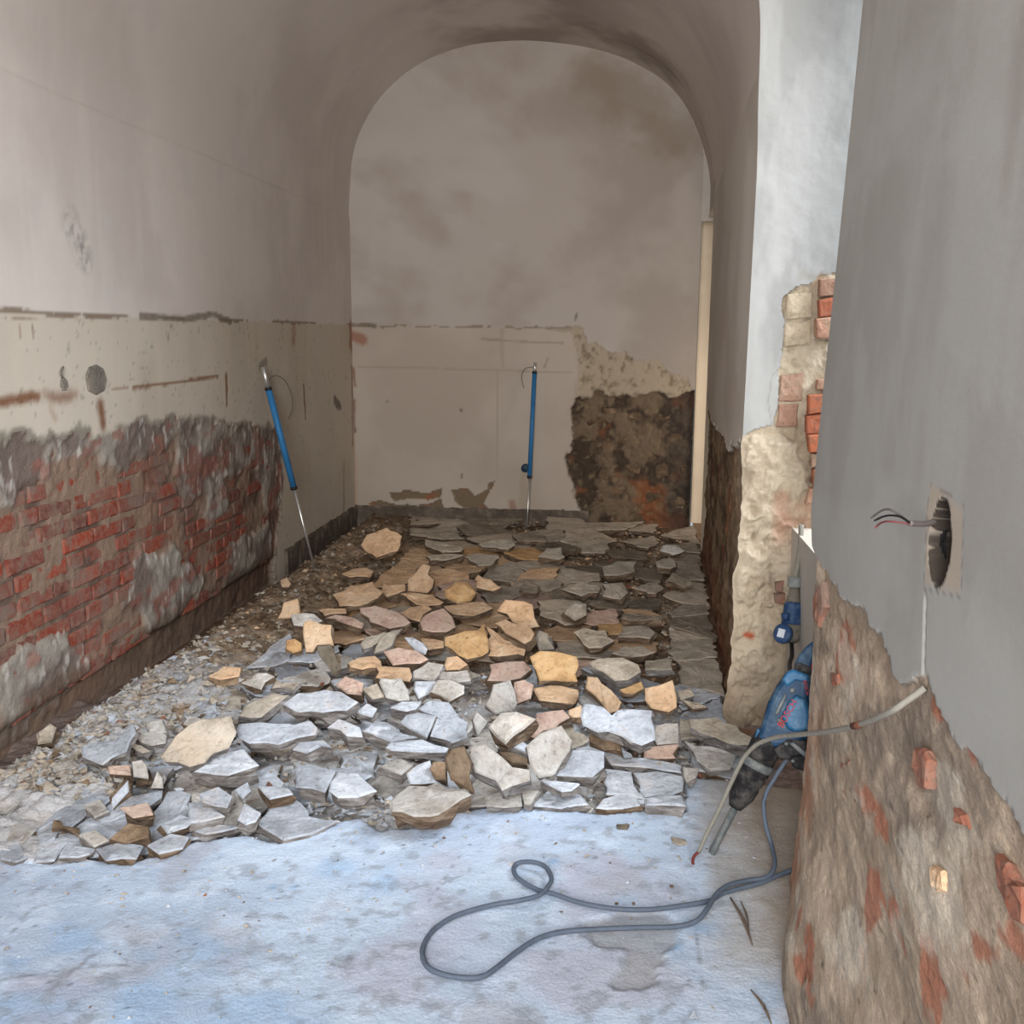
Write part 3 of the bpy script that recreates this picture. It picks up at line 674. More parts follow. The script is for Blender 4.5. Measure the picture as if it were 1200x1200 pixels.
# its far end face (reveal of the recess), following the broken edge
E0 = PN[-1]; nE = E0.shape[0]; uu = np.linspace(0, 1, 20)
PE = np.stack([np.stack([E0[:, 0] * (1 - t) + 1.3 * t, E0[:, 1] * (1 - t) + 2.72 * t, E0[:, 2]], -1) for t in uu])
cE = np.broadcast_to(col(196, 192, 184), PE.shape).copy(); cE[:, E0[:, 2] < 1.0] = col(176, 158, 134)
new_obj('reveal', gridmesh('reveal', PE, cE, MASON), wall_near)
np_ = lambda x, y: hit(x, y, NP, NN)
for i, pts in enumerate([[(1076, 876), (1090, 880), (1094, 890), (1090, 925), (1080, 922), (1074, 900)], [(960, 1028), (974, 1034), (984, 1060), (984, 1098), (972, 1084), (962, 1058)],
    [(1172, 1000), (1186, 1010), (1206, 1040), (1206, 1086), (1192, 1078), (1176, 1040)], [(988, 924), (998, 924), (998, 938), (988, 938)], [(946, 1008), (953, 1012), (954, 1040), (947, 1036)],
    [(977, 788), (986, 790), (986, 802), (978, 800)], [(1006, 928), (1011, 926), (1010, 940), (1006, 940)], [(968, 1140), (982, 1146), (984, 1200), (970, 1200)],
    [(1123, 946), (1132, 956), (1136, 968), (1128, 966)], [(956, 700), (966, 682), (968, 712), (962, 735), (956, 725)], [(930, 1130), (940, 1150), (944, 1195), (934, 1200)],
    [(990, 890), (1000, 892), (998, 902), (989, 900)], [(1095, 1015), (1110, 1020), (1112, 1045), (1098, 1052)]]):
    P = [np_(x, y) + np.array([-.008, 0, 0]) for x, y in pts]
    mm = ST['T'] if i == 12 else BRICK3
    new_obj('brick', slabmesh('brick', P, (-1, 0, 0), .03, mm, mm, .004, 200 + i, .02, .0), wall_near)

# ---- vault
yv = np.concatenate([np.linspace(-2.5, 2.6, 80), np.arange(2.64, 4.09, .035), np.arange(4.1, YB + .06, .035)])
Yv, Tv = np.meshgrid(yv, np.arange(150), indexing='ij')
AX = ax[Tv] - .009 + .013 * ss(tn[Tv], .0, .35); AZ = az[Tv]
sx = (XR(Yv) - XL) / (.65 - XL); PXv = XL + (AX - XL) * sx
PVv = np.stack([PXv, Yv, AZ + (fbm(Yv, tn[Tv], 1.5, 3, 80) - .5) * .02], -1)
VV = 2.45 + tn[Tv]; n1 = fbm(Yv, VV, 1.3, 5, 11); n2 = fbm(Yv, VV, 7, 5, 12); nst = fbm(Yv * 3.5, VV * .35, 4, 4, 14)
cV = mixc(np.broadcast_to(col(208, 199, 192), Yv.shape + (3,)), col(192, 182, 175), ss(n1, .40, .66) * .7); cV = mixc(cV, col(212, 205, 197), ss(nst, .55, .75) * .25); cV = mixc(cV, col(196, 190, 188), ss(n2, .62, .8) * .4)
crown_shade = ss(np.abs(tn[Tv] - tt[-1] / 2), 1.1, .3); cV = mixc(cV, col(146, 131, 122), crown_shade * .7 * ss(n1 + .15 * n2, .35, .65))  # shade along the vault's crown painted into the plaster colour
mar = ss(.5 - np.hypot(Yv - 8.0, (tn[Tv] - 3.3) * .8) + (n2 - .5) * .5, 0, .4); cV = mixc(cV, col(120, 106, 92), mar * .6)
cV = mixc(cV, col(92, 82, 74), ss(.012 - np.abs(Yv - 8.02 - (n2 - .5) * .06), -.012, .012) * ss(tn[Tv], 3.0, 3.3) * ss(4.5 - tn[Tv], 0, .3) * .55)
rec = (Yv > 2.78) & (Yv < 4.099) & (PVv[..., 2] < 3.13) & (Tv > 75)
kv = ~fmask(rec)
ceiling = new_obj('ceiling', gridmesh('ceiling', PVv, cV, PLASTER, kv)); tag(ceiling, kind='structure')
# closed front wall behind the camera; the added fill lights stand before it
flatgrid('wall_front', quad((-2.4, -2.5, -.1), (1.4, -2.5, -.1), (1.4, -2.5, 4), (-2.4, -2.5, 4)), 20, 20, pl, PLASTER)

# ---- floor: screed in front, broken edge, dirt bed behind
edge_px = [(-150, 1005), (0, 1003), (45, 1012), (120, 1006), (150, 1012), (190, 1000), (230, 985), (290, 976), (330, 988), (400, 962), (420, 958), (447, 973), (502, 968), (508, 955), (560, 946), (604, 944), (650, 950), (692, 952), (755, 949), (803, 950), (805, 908), (860, 914), (950, 925), (1100, 935)]
ed = np.array([onZ(x, y)[:2] for x, y in edge_px])
def edgeY(x): return np.interp(x, ed[:, 0], ed[:, 1])
xf = np.arange(XL - .04, .70, .0105); yf = np.concatenate([np.linspace(-2.5, 1.7, 60), np.arange(1.72, 3.9, .0085), np.arange(3.9, YB + .06, .02)])
Xf, Yf = np.meshgrid(xf, yf, indexing='ij')
eY = edgeY(Xf) + (fbm(Xf, Xf * 0, 18, 3, 90) - .5) * .03
scr = Yf < eY
n1 = fbm(Xf, Yf, 1.6, 5, 91); n2 = fbm(Xf, Yf, 9, 5, 92); n3 = fbm(Xf, Yf, 34, 3, 93)
dw = Xf - XL
zg = -.055 + (n2 - .5) * .05 + (n3 - .5) * .02
heap = ss(.75 - dw + (n1 - .5) * .3, 0, .5) * ss(dw, .05, .22); zg = zg + heap * (.05 + .05 * n2) + .022 * ss(4.7 - Yf, 0, .5)
zg = zg - .05 * ss(.12 - dw, 0, .08) * (Yf > 4)
zs_ = (n1 - .5) * .014 + (n2 - .5) * .008 + (n3 - .5) * .004
FL = lambda pts: [tuple(onZ(x, y)[:2]) for x, y in pts]
dmg = pdist(Xf + (n2 - .5) * .12, Yf + (n2 - .5) * .14, FL([(690, 1072), (760, 1062), (800, 1075), (790, 1110), (775, 1150), (745, 1165), (715, 1150), (735, 1115), (700, 1100)]))
dm = ss(dmg, 0, .012); zs_ = zs_ - dm * (.008 + .006 * n3)
Zf = np.where(scr, zs_, np.minimum(zg, .09))
Zf = np.where(scr & (Yf > eY - .012), Zf - .004, Zf)
cs = mixc(np.broadcast_to(col(200, 209, 220), Xf.shape + (3,)), col(176, 184, 197), ss(n1, .42, .62) * .6)
cs = mixc(cs, col(214, 220, 228), ss(n2, .52, .66) * .6); cs = mixc(cs, col(176, 170, 170), ss(fbm(Xf, Yf, 4, 5, 94), .60, .72) * .5)
cs = mixc(cs, col(150, 182, 210), ss(fbm(Xf, Yf, 2.6, 4, 95), .60, .72) * .45)
cs = mixc(cs, col(188, 172, 176), ss(fbm(Xf, Yf, 2.2, 4, 96), .62, .74) * .4)
for pts, w in (([(0, 1150), (60, 1140), (150, 1132)], .006), ([(10, 1100), (40, 1062)], .006), ([(60, 1160), (110, 1120)], .006), ([(805, 946), (812, 1050), (826, 1200)], .004), ([(500, 1060), (540, 1000)], .0025), ([(870, 1050), (882, 1110)], .004)):
    cs = mixc(cs, col(120, 116, 118), ss(w - ldist(Xf, Yf, FL(pts)) + (n3 - .5) * w * 2.4, 0, w) * .55)
cs = mixc(cs, np.array(col(150, 150, 152)), ss(fbm(Xf, Yf, 22, 4, 98), .60, .72) * .55)
m = (fbm(Xf, Yf, 60, 2, 97) > .88) & (n1 > .5); cs[m] = cs[m] * .45
for x, y, r in ((345, 1040, .02), (540, 1020, .012), (650, 1010, .03), (790, 1110, .06), (320, 1040, .02), (410, 1120, .03), (820, 1085, .07)):
    a = onZ(x, y); cc = col(140, 176, 206) if x in (345, 650, 320, 790, 820) else col(110, 104, 104)
    cs = mixc(cs, cc, ss(r - np.hypot(Xf - a[0], Yf - a[1]) + (n3 - .5) * r, 0, r) * .6)
cs = mixc(cs, col(190, 178, 164), ss(Xf + (n2 - .5) * .15, .22, .36) * .75 * ss(Yf, 2.2, 2.5))
cs = mixc(cs, col(150, 128, 104), ss(Xf + (n2 - .5) * .15, .36, .50) * .75)
cs = mixc(cs, col(172, 166, 162), dm * .7)
cs = cs * np.array([.90, .98, 1.08])
cd = mixc(np.broadcast_to(col(158, 136, 112), Xf.shape + (3,)), col(112, 92, 72), ss(n2, .40, .62))
cd = mixc(cd, col(190, 178, 160), ss(n3, .56, .75) * .6)
pale = ss(4.7 - Yf + (n1 - .5) * 1.2, 0, .6); cd = mixc(cd, col(176, 176, 178), pale * .85 * ss(n2, .32, .46)); cd = mixc(cd, col(190, 188, 188), ss(3.75 - Yf + (n2 - .5) * .3, 0, .3) * .7)
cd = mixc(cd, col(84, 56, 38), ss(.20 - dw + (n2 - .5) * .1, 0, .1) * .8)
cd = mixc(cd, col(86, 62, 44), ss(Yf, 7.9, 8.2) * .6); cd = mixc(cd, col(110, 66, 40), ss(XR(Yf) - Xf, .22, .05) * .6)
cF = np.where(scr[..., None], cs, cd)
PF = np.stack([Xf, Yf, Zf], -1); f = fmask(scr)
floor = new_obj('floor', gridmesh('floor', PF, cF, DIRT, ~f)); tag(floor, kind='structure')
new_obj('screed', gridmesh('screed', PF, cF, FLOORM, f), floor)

# ---- cement base strips
def strip(name, fn, L_, h, d, n, seed):
    vs = []; fs = []; r = np.random.default_rng(seed)
    for i in range(n + 1):
        s = i / n * L_; j = lambda a: r.normal(0, a)
        for (dd_, hh) in ((0, -.1), (d + j(.003), -.1), (d + j(.004), h * .8 + j(.005)), (d * .7, h + j(.006)), (0, h + j(.005))): vs.append(fn(s, dd_, hh))
    for i in range(n):
        for k in range(4): fs.append((i * 5 + k, (i + 1) * 5 + k, (i + 1) * 5 + k + 1, i * 5 + k + 1))
    fs.append((0, 1, 2, 3, 4)); fs.append(tuple(n * 5 + k for k in (4, 3, 2, 1, 0)))
    o = new_obj(name, mesh(name, vs, fs, [CEM2])); return tag(o, kind='structure')
CEM2 = stone('old_cement_skirting', c_(78, 70, 62), c_(98, 88, 78), c_(120, 110, 98), 50, .05)
strip('baseboard_left', lambda s, d, h: (XL + d, 6.62 + s, h), YB - 6.62, .085, .022, 40, 1)
strip('baseboard_back', lambda s, d, h: (XL + s, YB - d, h), onY(690, 610, YB)[0] - XL, .085, .022, 40, 2)

# =================================================================== RUBBLE SLABS
# (label or None, family, z of front edge (cm), tilt to the front, roll, thickness (cm), outline of the top face)
H = [
 # far rubble
 ('large hexagonal tan slab leaning near the far left corner', 'T', 5, 38, 0, 4, [(423,638),(430,626),(453,618),(471,628),(466,645),(441,653),(430,647)]),
 (None,'T',5,12,0,4,[(400,672),(412,667),(430,665),(438,669),(434,676),(410,676)]),
 ('wide tan slab left of the kite-shaped piece', 'T', 7, 24, 4, 5, [(390,696),(420,685),(437,681),(449,693),(436,703),(418,710),(398,710)]),
 (None,'T',6,22,0,4,[(449,684),(475,684),(475,691),(452,699),(447,692)]),
 ('long pinkish slab tilted on the left middle of the heap', 'P', 9, 22, -5, 5, [(421,712),(440,709),(468,718),(481,729),(474,733),(456,736),(434,728)]),
 (None,'T',6,10,0,4,[(373,714),(406,713),(406,718),(380,721)]),
 (None,'P',7,14,0,5,[(380,724),(392,720),(416,724),(426,730),(424,736),(410,732)]),
 ('upright tan slab piece at the left edge of the heap below the leaning rod', 'T', 9, 62, 8, 4, [(325,725),(332,706),(349,701),(352,718),(342,724)]),
 ('narrow tan block standing on end with a dark face', 'T', 12, 62, 0, 5, [(355,730),(362,726),(388,732),(391,757),(370,758),(366,764),(358,764)]),
 (None,'L',16,26,0,4,[(340,720),(368,719),(378,727),(368,731),(344,732)]),
 ('slate coloured shard standing below the upright tan block', 'D', 6, 60, -10, 3, [(370,757),(387,755),(399,784),(389,790),(382,778)]),
 (None,'Y',5,45,0,5,[(335,750),(345,748),(353,753),(353,762),(343,765),(335,760)]),
 (None,'T',4,45,0,5,[(328,680),(336,676),(341,684),(338,688),(330,688)]),
 (None,'G',8,22,0,3,[(422,754),(428,746),(452,740),(449,748),(436,757),(426,760)]),
 (None,'G',7,40,12,3,[(450,742),(472,736),(460,756),(438,766),(440,758)]),
 ('kite-shaped tan slab standing up in the back left of the heap', 'T', 7, 50, 0, 4, [(478,679),(497,660),(509,679),(501,695),(478,692)]),
 (None,'T',8,12,-3,5,[(469,695),(480,694),(508,697),(520,705),(516,708),(488,708)]),
 ('lumpy yellow-brown stone behind the middle slabs', 'Y', 8, 34, 0, 7, [(520,692),(534,682),(550,683),(558,694),(552,704),(536,707),(522,700)]),
 (None,'T',7,24,-8,4,[(556,678),(560,673),(576,679),(587,688),(578,692),(558,688)]),
 (None,'T',7,20,0,3,[(469,718),(480,711),(500,708),(506,713),(492,728),(480,725)]),
 ('rosy brown slab lying left of the two big tan slabs', 'P', 8, 26, 3, 4, [(492,728),(506,716),(520,712),(530,722),(534,734),(524,740),(495,738)]),
 (None,'T',7,14,4,4,[(520,710),(536,708),(568,705),(578,712),(556,721),(530,719)]),
 ('tall pale tan slab propped upright at the centre of the heap', 'T', 12, 52, 0, 4, [(582,716),(592,702),(614,704),(624,708),(632,734),(614,737),(600,728)]),
 ('thick tan slab leaning below the propped upright slab', 'T', 14, 34, -14, 6, [(579,730),(592,725),(620,732),(626,742),(622,750),(614,754),(604,748)]),
 ('big curved tan slab with a streaky yellow face, left of centre', 'Y', 9, 36, 8, 5, [(521,756),(536,742),(568,730),(572,748),(566,768),(548,772),(538,768),(530,760)]),
 ('big smooth tan slab right of the curved yellow one', 'T', 8, 24, -6, 6, [(568,732),(578,738),(592,750),(616,760),(614,768),(572,768)]),
 (None,'G',8,48,-6,4,[(626,748),(632,738),(642,742),(650,760),(632,762)]),
 (None,'G',5,10,-3,4,[(498,632),(520,635),(544,642),(540,646),(518,647),(500,640)]),
 (None,'G',6,16,0,4,[(561,637),(580,631),(600,631),(604,638),(596,643),(564,640)]),
 (None,'G',5,8,0,5,[(500,651),(520,649),(544,650),(528,655),(504,656)]),
 (None,'G',6,18,0,5,[(630,652),(640,642),(658,641),(662,652),(656,655)]),
 ('grey slab under the foot of the upright blue rod by the far wall', 'D', 4, 8, 0, 4, [(600,626),(620,624),(640,628),(640,635),(606,633)]),
 (None,'G',4,12,0,4,[(544,652),(558,648),(584,650),(576,662),(560,663)]),
 (None,'D',5,18,0,4,[(608,688),(620,680),(632,686),(630,694),(612,692)]),
 ('wide flat grey slab right of the propped tan slab', 'G', 4, 6, 0, 4, [(630,704),(660,702),(680,704),(682,730),(662,732),(632,720)]),
 ('bluish white sliver left of the curved yellow slab', 'W', 8, 42, -10, 3, [(473,746),(484,747),(501,760),(498,767),(488,764)]),
 (None,'T',6,20,0,4,[(493,748),(520,751),(520,758),(502,761),(494,754)]),
 ('dusky pink slab in front of the bluish white sliver', 'P', 8, 22, -4, 5, [(449,763),(466,758),(488,762),(502,772),(492,777),(460,779)]),
 ('pale oval stone beside the far right corner opening', 'L', 5, 28, 0, 5, [(773,645),(782,638),(794,639),(803,645),(788,650)]),
 (None,'G',7,14,0,5,[(706,664),(724,657),(746,658),(744,668),(724,674),(708,674)]),
 ('dark grey block by the right wall base', 'D', 6, 36, 8, 5, [(780,680),(788,670),(808,678),(814,684),(802,689)]),
 ('small pale grey boulder on the flat grey slabs', 'G', 10, 38, 4, 6, [(661,718),(674,706),(688,708),(688,720),(674,727)]),
 (None,'G',7,16,-3,4,[(672,740),(684,735),(710,738),(720,750),(706,758),(690,759),(680,748)]),
 (None,'G',6,12,4,4,[(717,765),(728,757),(752,756),(768,764),(756,768),(728,768)]),
 (None,'D',7,6,0,4,[(728,724),(730,718),(778,722),(776,727),(740,727)]),
 (None,'G',4,8,0,4,[(728,734),(752,732),(768,740),(762,748),(724,746)]),
 (None,'G',5,12,0,4,[(658,690),(680,681),(702,686),(702,694),(682,698)]),
 (None,'G',5,12,0,4,[(768,658),(784,652),(792,658),(786,666),(770,664)]),
 (None,'G',5,18,0,4,[(706,698),(706,684),(730,682),(736,694),(728,702)]),
 # middle, tan zone
 ('rough tan slab split in two on the left of the middle band', 'L', 8, 30, 6, 5, [(444,799),(446,794),(470,794),(478,808),(480,820),(452,817)]),
 (None,'T',6,14,0,4,[(440,780),(480,782),(483,792),(480,798),(440,793)]),
 (None,'L',6,22,0,3,[(484,786),(502,775),(520,778),(514,790),(508,798),(484,793)]),
 (None,'L',6,12,0,3,[(516,787),(548,785),(552,797),(536,799),(514,795)]),
 (None,'T',7,24,-4,3,[(520,780),(523,770),(536,768),(548,778),(538,784),(520,785)]),
 ('flat pinkish tan slab at the centre', 'P', 7, 26, 3, 4, [(571,797),(574,778),(592,775),(614,774),(624,783),(610,794),(592,798)]),
 ('large square yellow-tan slab at the centre right', 'Y', 9, 34, 0, 5, [(621,769),(632,762),(652,763),(676,769),(677,798),(632,797)]),
 ('long flat orange-tan slab just in front of the square yellow one', 'T', 6, 12, 0, 4, [(624,806),(658,803),(678,808),(674,824),(632,820)]),
 ('rounded speckled slab standing left of centre', 'L', 8, 54, 6, 4, [(568,826),(578,802),(598,797),(606,824),(600,834),(580,837)]),
 (None,'P',6,42,-4,3,[(602,799),(614,796),(625,802),(622,818),(606,824)]),
 (None,'L',7,22,0,3,[(512,796),(544,803),(544,812),(526,822),(504,810)]),
 (None,'W',6,26,6,3,[(485,807),(486,798),(512,798),(520,803),(504,812),(490,818)]),
 ('large smooth whitish slab leaning in the middle', 'W', 6, 16, 3, 4, [(490,830),(502,820),(526,822),(538,840),(548,846),(548,864),(530,870),(504,862),(514,838)]),
 ('whitish four-sided slab left of the smooth leaning one', 'W', 7, 20, -4, 4, [(468,846),(490,834),(511,838),(500,864),(488,858)]),
 (None,'W',6,10,0,5,[(457,829),(470,822),(494,822),(488,830),(476,833)]),
 (None,'W',8,14,-4,4,[(430,851),(460,852),(490,864),(458,869),(440,862)]),
 (None,'W',9,10,2,3,[(452,875),(456,870),(496,866),(526,876),(522,881),(500,881),(460,879)]),
 ('small kite-shaped white slab standing on its point', 'L', 9, 62, 14, 3, [(554,844),(558,833),(572,846),(560,864)]),
 ('thick grey slab leaning above the middle boulders', 'L', 12, 32, -8, 6, [(572,852),(586,836),(606,834),(628,842),(614,854),(592,872),(580,862)]),
 (None,'P',7,24,4,4,[(614,860),(628,836),(660,831),(668,840),(650,854),(626,864)]),
 ('tall rough grey slab standing upright in the front row', 'L', 11, 58, 8, 6, [(617,874),(632,860),(658,850),(670,868),(668,880),(650,908),(632,912),(622,900)]),
 ('large pointed grey slab resting on the brown broken block', 'L', 10, 34, -8, 7, [(549,874),(568,872),(590,888),(620,902),(621,914),(588,926),(580,914),(556,904)]),
 ('brown broken block standing on edge in the front row', 'B', 12, 64, 10, 6, [(522,888),(530,878),(544,874),(552,896),(556,930),(545,922),(528,914)]),
 (None,'W',7,14,0,4,[(476,906),(488,896),(504,890),(512,916),(480,918)]),
 (None,'L',7,24,0,4,[(444,898),(470,888),(484,896),(470,908)]),
 (None,'B',8,42,0,5,[(503,900),(508,892),(522,892),(522,914),(510,914)]),
 (None,'W',8,18,0,4,[(595,872),(608,866),(618,872),(618,882)]),
 (None,'B',7,14,0,4,[(584,880),(618,888),(618,896),(600,894)]),
 ('big sandy topped slab resting over a dark hollow in front', 'L', 9, 14, -3, 6, [(456,940),(478,920),(512,916),(548,924),(552,931),(514,954),(504,956),(458,950)]),
 (None,'L',3,22,0,5,[(568,934),(588,926),(610,924),(612,944),(592,946),(570,944)]),
 (None,'L',3,22,0,4,[(610,926),(632,926),(622,942),(614,942)]),
 (None,'W',7,6,0,3,[(634,914),(660,916),(680,918),(670,926),(658,927)]),
 (None,'W',2,3,0,3,[(622,942),(644,924),(680,930),(690,942),(658,947),(626,944)]),
 ('thick grey-tan slab with a broken front right of the square yellow one', 'G', 12, 20, -5, 7, [(690,776),(698,772),(730,770),(748,778),(751,786),(736,796),(720,797),(706,786)]),
 ('tan slab leaning behind the big white slab', 'T', 8, 28, -10, 4, [(686,806),(688,792),(700,793),(716,808),(728,822),(724,832),(712,836),(698,816)]),
 ('square tan slab standing beside the straight floor joint', 'T', 6, 40, 0, 4, [(756,806),(788,796),(793,828),(784,834),(764,830),(756,820)]),
 (None,'Y',9,24,6,3,[(726,808),(752,798),(755,806),(742,813),(732,812)]),
 ('big bluish white slab, the largest in the right half of the heap', 'W', 13, 24, -4, 4, [(682,828),(685,824),(694,825),(716,839),(724,832),(764,832),(768,866),(752,873),(728,862),(683,849)]),
 ('brown block wedged under the big bluish white slab', 'B', 7, 34, -8, 4, [(690,860),(726,868),(728,880),(718,878),(690,868)]),
 (None,'T',7,28,0,4,[(666,832),(682,826),(681,840),(666,841)]),
 (None,'L',4,30,0,4,[(768,850),(795,847),(795,870),(770,872)]),
 (None,'P',2,10,0,3,[(756,876),(770,874),(796,872),(792,888),(754,888)]),
 ('chunky white slab with a notched rim right of the tall grey one', 'W', 8, 16, 0, 5, [(653,896),(672,878),(708,880),(708,898),(694,910),(652,908)]),
 ('long grey slab lifted at the foot of the recess', 'G', 9, 16, -10, 4, [(808,842),(840,840),(864,850),(882,864),(880,872),(852,870),(820,858)]),
 ('pale slab with a dark gap beneath, left of the hammer', 'L', 8, 16, -6, 3, [(802,868),(848,878),(862,884),(856,901),(832,902),(816,890)]),
 (None,'L',3,8,0,3,[(800,898),(820,900),(816,910),(804,916)]),
 (None,'G',4,10,0,3,[(796,842),(808,842),(822,864),(798,866)]),
 (None,'W',3,3,0,3,[(708,884),(754,888),(798,896),(800,905),(760,899),(716,895)]),
 (None,'W',2.4,2,0,3,[(708,900),(740,904),(753,935),(710,930)]),
 (None,'W',2.6,3,0,3,[(742,905),(770,903),(800,909),(800,926),(756,933)]),
 ('thick white slab end above the dark slot at the floor joint', 'W', 4, 4, 0, 5, [(755,936),(800,932),(804,944),(756,943)]),
 (None,'W',2,2,0,3,[(698,946),(706,936),(745,931),(751,943),(730,947)]),
 (None,'G',6,12,0,4,[(756,774),(788,772),(788,784),(756,784)]),
 (None,'G',5,10,0,3,[(794,810),(810,806),(814,814),(798,820)]),
 (None,'G',6,14,0,3,[(800,820),(820,824),(828,828),(812,830)]),
 # left front zone
 ('large lilac-white slab with a flat top at the left of the heap', 'W', 12, 14, -2, 5, [(331,824),(348,812),(380,808),(400,810),(420,822),(406,832),(394,832),(350,834)]),
 ('long white slab with a layered brown edge', 'W', 10, 12, 2, 5, [(280,848),(304,846),(350,851),(364,844),(372,852),(370,860),(348,864),(326,872),(280,864)]),
 ('thick white wedge right of the layered slab', 'W', 9, 16, 0, 6, [(383,852),(396,842),(422,852),(425,863),(406,862)]),
 (None,'W',8,16,0,5,[(425,856),(434,849),(460,853),(462,864),(450,866)]),
 ('rounded white slab in front of the layered one', 'W', 8, 18, 0, 5, [(342,878),(350,870),(380,867),(390,876),(360,882)]),
 ('largest sandy grey slab propped on the left of the heap', 'G', 12, 34, 10, 5, [(188,886),(205,862),(236,842),(270,838),(277,858),(268,876),(222,898),(192,892)]),
 ('thick white slab lying in front of the propped sandy one', 'W', 8, 12, 3, 6, [(223,903),(260,882),(286,877),(304,896),(268,908)]),
 ('smooth grey slab behind the layered white one', 'G', 7, 16, 4, 4, [(280,838),(288,826),(320,812),(338,814),(318,830),(306,840)]),
 (None,'P',8,18,0,4,[(393,802),(404,792),(426,800),(424,814),(406,812)]),
 (None,'T',7,12,0,4,[(408,776),(420,770),(440,768),(448,782),(424,784)]),
 (None,'G',8,28,6,5,[(424,807),(442,800),(452,816),(436,819)]),
 (None,'W',7,14,0,4,[(416,834),(430,824),(442,830),(436,840)]),
 ('round-ended white slab with a deep crack beside it', 'W', 6, 12, 0, 5, [(344,902),(350,896),(360,894),(394,902),(381,928),(345,922)]),
 ('white slab with a tan scar right of the deep crack', 'W', 6, 12, 0, 5, [(385,926),(396,904),(420,906),(442,926),(418,934),(396,934)]),
 (None,'W',6,8,0,4,[(302,921),(340,924),(344,930),(316,936)]),
 ('broad cracked white plate sunk flush with the floor edge', 'W', 1.4, 1, 0, 3, [(300,963),(320,938),(344,934),(362,956),(400,962),(368,976),(332,984)]),
 (None,'W',4,8,0,4,[(222,964),(220,940),(238,938),(264,956),(240,962)]),
 (None,'W',7,18,0,4,[(232,930),(256,921),(272,932),(266,946),(252,944)]),
 (None,'W',7,34,0,4,[(274,926),(290,916),(294,926),(284,936)]),
 (None,'W',1.4,1,0,3,[(224,972),(238,965),(286,968),(260,974),(240,977)]),
 (None,'W',4,14,0,3,[(278,960),(286,940),(306,952),(300,962),(288,966)]),
 ('bluish white slab with a pointed tail at the far left', 'W', 8, 20, -8, 4, [(94,874),(120,868),(148,864),(156,848),(159,858),(148,880),(130,888),(120,896),(96,886)]),
 ('small square pale slab beside the sandy propped one', 'L', 10, 28, 0, 4, [(169,846),(190,843),(195,858),(174,858)]),
 (None,'L',8,12,0,4,[(158,864),(166,859),(195,860),(194,870),(178,873)]),
 (None,'G',6,16,0,3,[(152,870),(176,880),(166,882),(154,876)]),
 ('thick violet-grey slab at the left front', 'P', 6, 14, 6, 6, [(140,946),(174,940),(180,954),(156,958)]),
 ('thin white shard standing on edge at the left front', 'W', 6, 60, 20, 2, [(130,944),(150,914),(151,928),(132,949)]),
 (None,'B',4,24,0,4,[(128,982),(150,964),(174,968),(174,980)]),
 (None,'L',8,34,0,5,[(154,892),(166,890),(174,912),(156,910)]),
 ('small white half-disc shard under the sandy propped slab', 'L', 6, 66, 0, 3, [(176,924),(184,904),(190,912),(190,924)]),
 (None,'W',3,8,0,3,[(188,966),(212,954),(230,960),(196,976)]),
 (None,'P',6,20,0,5,[(126,898),(152,896),(154,908),(128,906)]),
 (None,'L',4,30,10,2,[(0,953),(18,939),(22,942),(6,953)]),
 ('small brown block at the broken floor edge on the left', 'B', 3, 30, -8, 4, [(62,960),(88,970),(86,976),(60,970)]),
 ('white plate outlined by cracks at the lower left', 'W', 1.0, 1, 0, 3, [(32,992),(56,984),(80,986),(64,1008),(42,1010)]),
 (None,'W',1.0, 1, 0, 3, [(68,1004),(86,990),(112,994),(106,1000),(92,1004)]),
 ('grey lump against the foot of the brick wall', 'G', 6, 40, 8, 7, [(42,862),(60,848),(66,852),(60,870),(44,872)]),
 (None,'L',5,14,0,3,[(214,848),(222,838),(236,842),(226,852)]),
 (None,'T',5,16,0,3,[(244,792),(262,780),(282,782),(280,792),(258,796)]),
 (None,'G',6,16,0,3,[(318,806),(324,796),(350,800),(344,808)]),
 (None,'L',2,6,0,3,[(0,970),(24,963),(42,972),(28,987),(0,986)]),
 (None,'W',1.5,3,0,3,[(0,992),(24,989),(34,1004),(18,1010),(0,1006)]),
 (None,'L',2,8,4,3,[(92,978),(112,972),(128,984),(110,992)]),
 (None,'W',2,4,0,3,[(112,994),(140,986),(168,990),(160,1006),(124,1008)]),
 (None,'L',3,10,0,3,[(96,944),(118,936),(128,950),(110,958)]),
 (None,'G',3,14,-5,3,[(30,926),(56,914),(70,924),(48,938)]),
 (None,'L',3,10,5,3,[(60,898),(86,888),(96,900),(72,912)]),
 (None,'G',3,12,0,3,[(4,908),(28,896),(40,904),(16,920)]),
 (None,'W',2,4,0,3,[(172,990),(200,976),(222,980),(214,994),(186,1000)]),
 (None,'L',5,18,0,3,[(282,800),(300,788),(322,792),(306,808)]),
]
COLN = {'W': 'whitish', 'T': 'tan', 'Y': 'yellow-tan', 'P': 'pinkish', 'G': 'grey', 'D': 'dark grey', 'B': 'brown', 'L': 'pale'}
slabs = []     # (object, centre, label or None, fam, size)
def add_slab(name, P, nv, th, fam, seed, label=None, dome=0.0):
    c = np.mean(P, 0); Pl = [p - c for p in P]
    side = SIDEW if (fam in 'WLG' and c[1] < 4.7 and random.random() < .8) else (ST['B'] if fam in 'TY' and random.random() < .4 else SIDE)
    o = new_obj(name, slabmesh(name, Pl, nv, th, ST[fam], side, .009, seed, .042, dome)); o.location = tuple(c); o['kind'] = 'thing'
    q = np.array(P); A = np.linalg.norm(np.cross(np.roll(q, -1, 0) - c, q - c).sum(0)) / 2
    slabs.append([o, c, label, fam, math.sqrt(A)]); return o
hero_xy = []
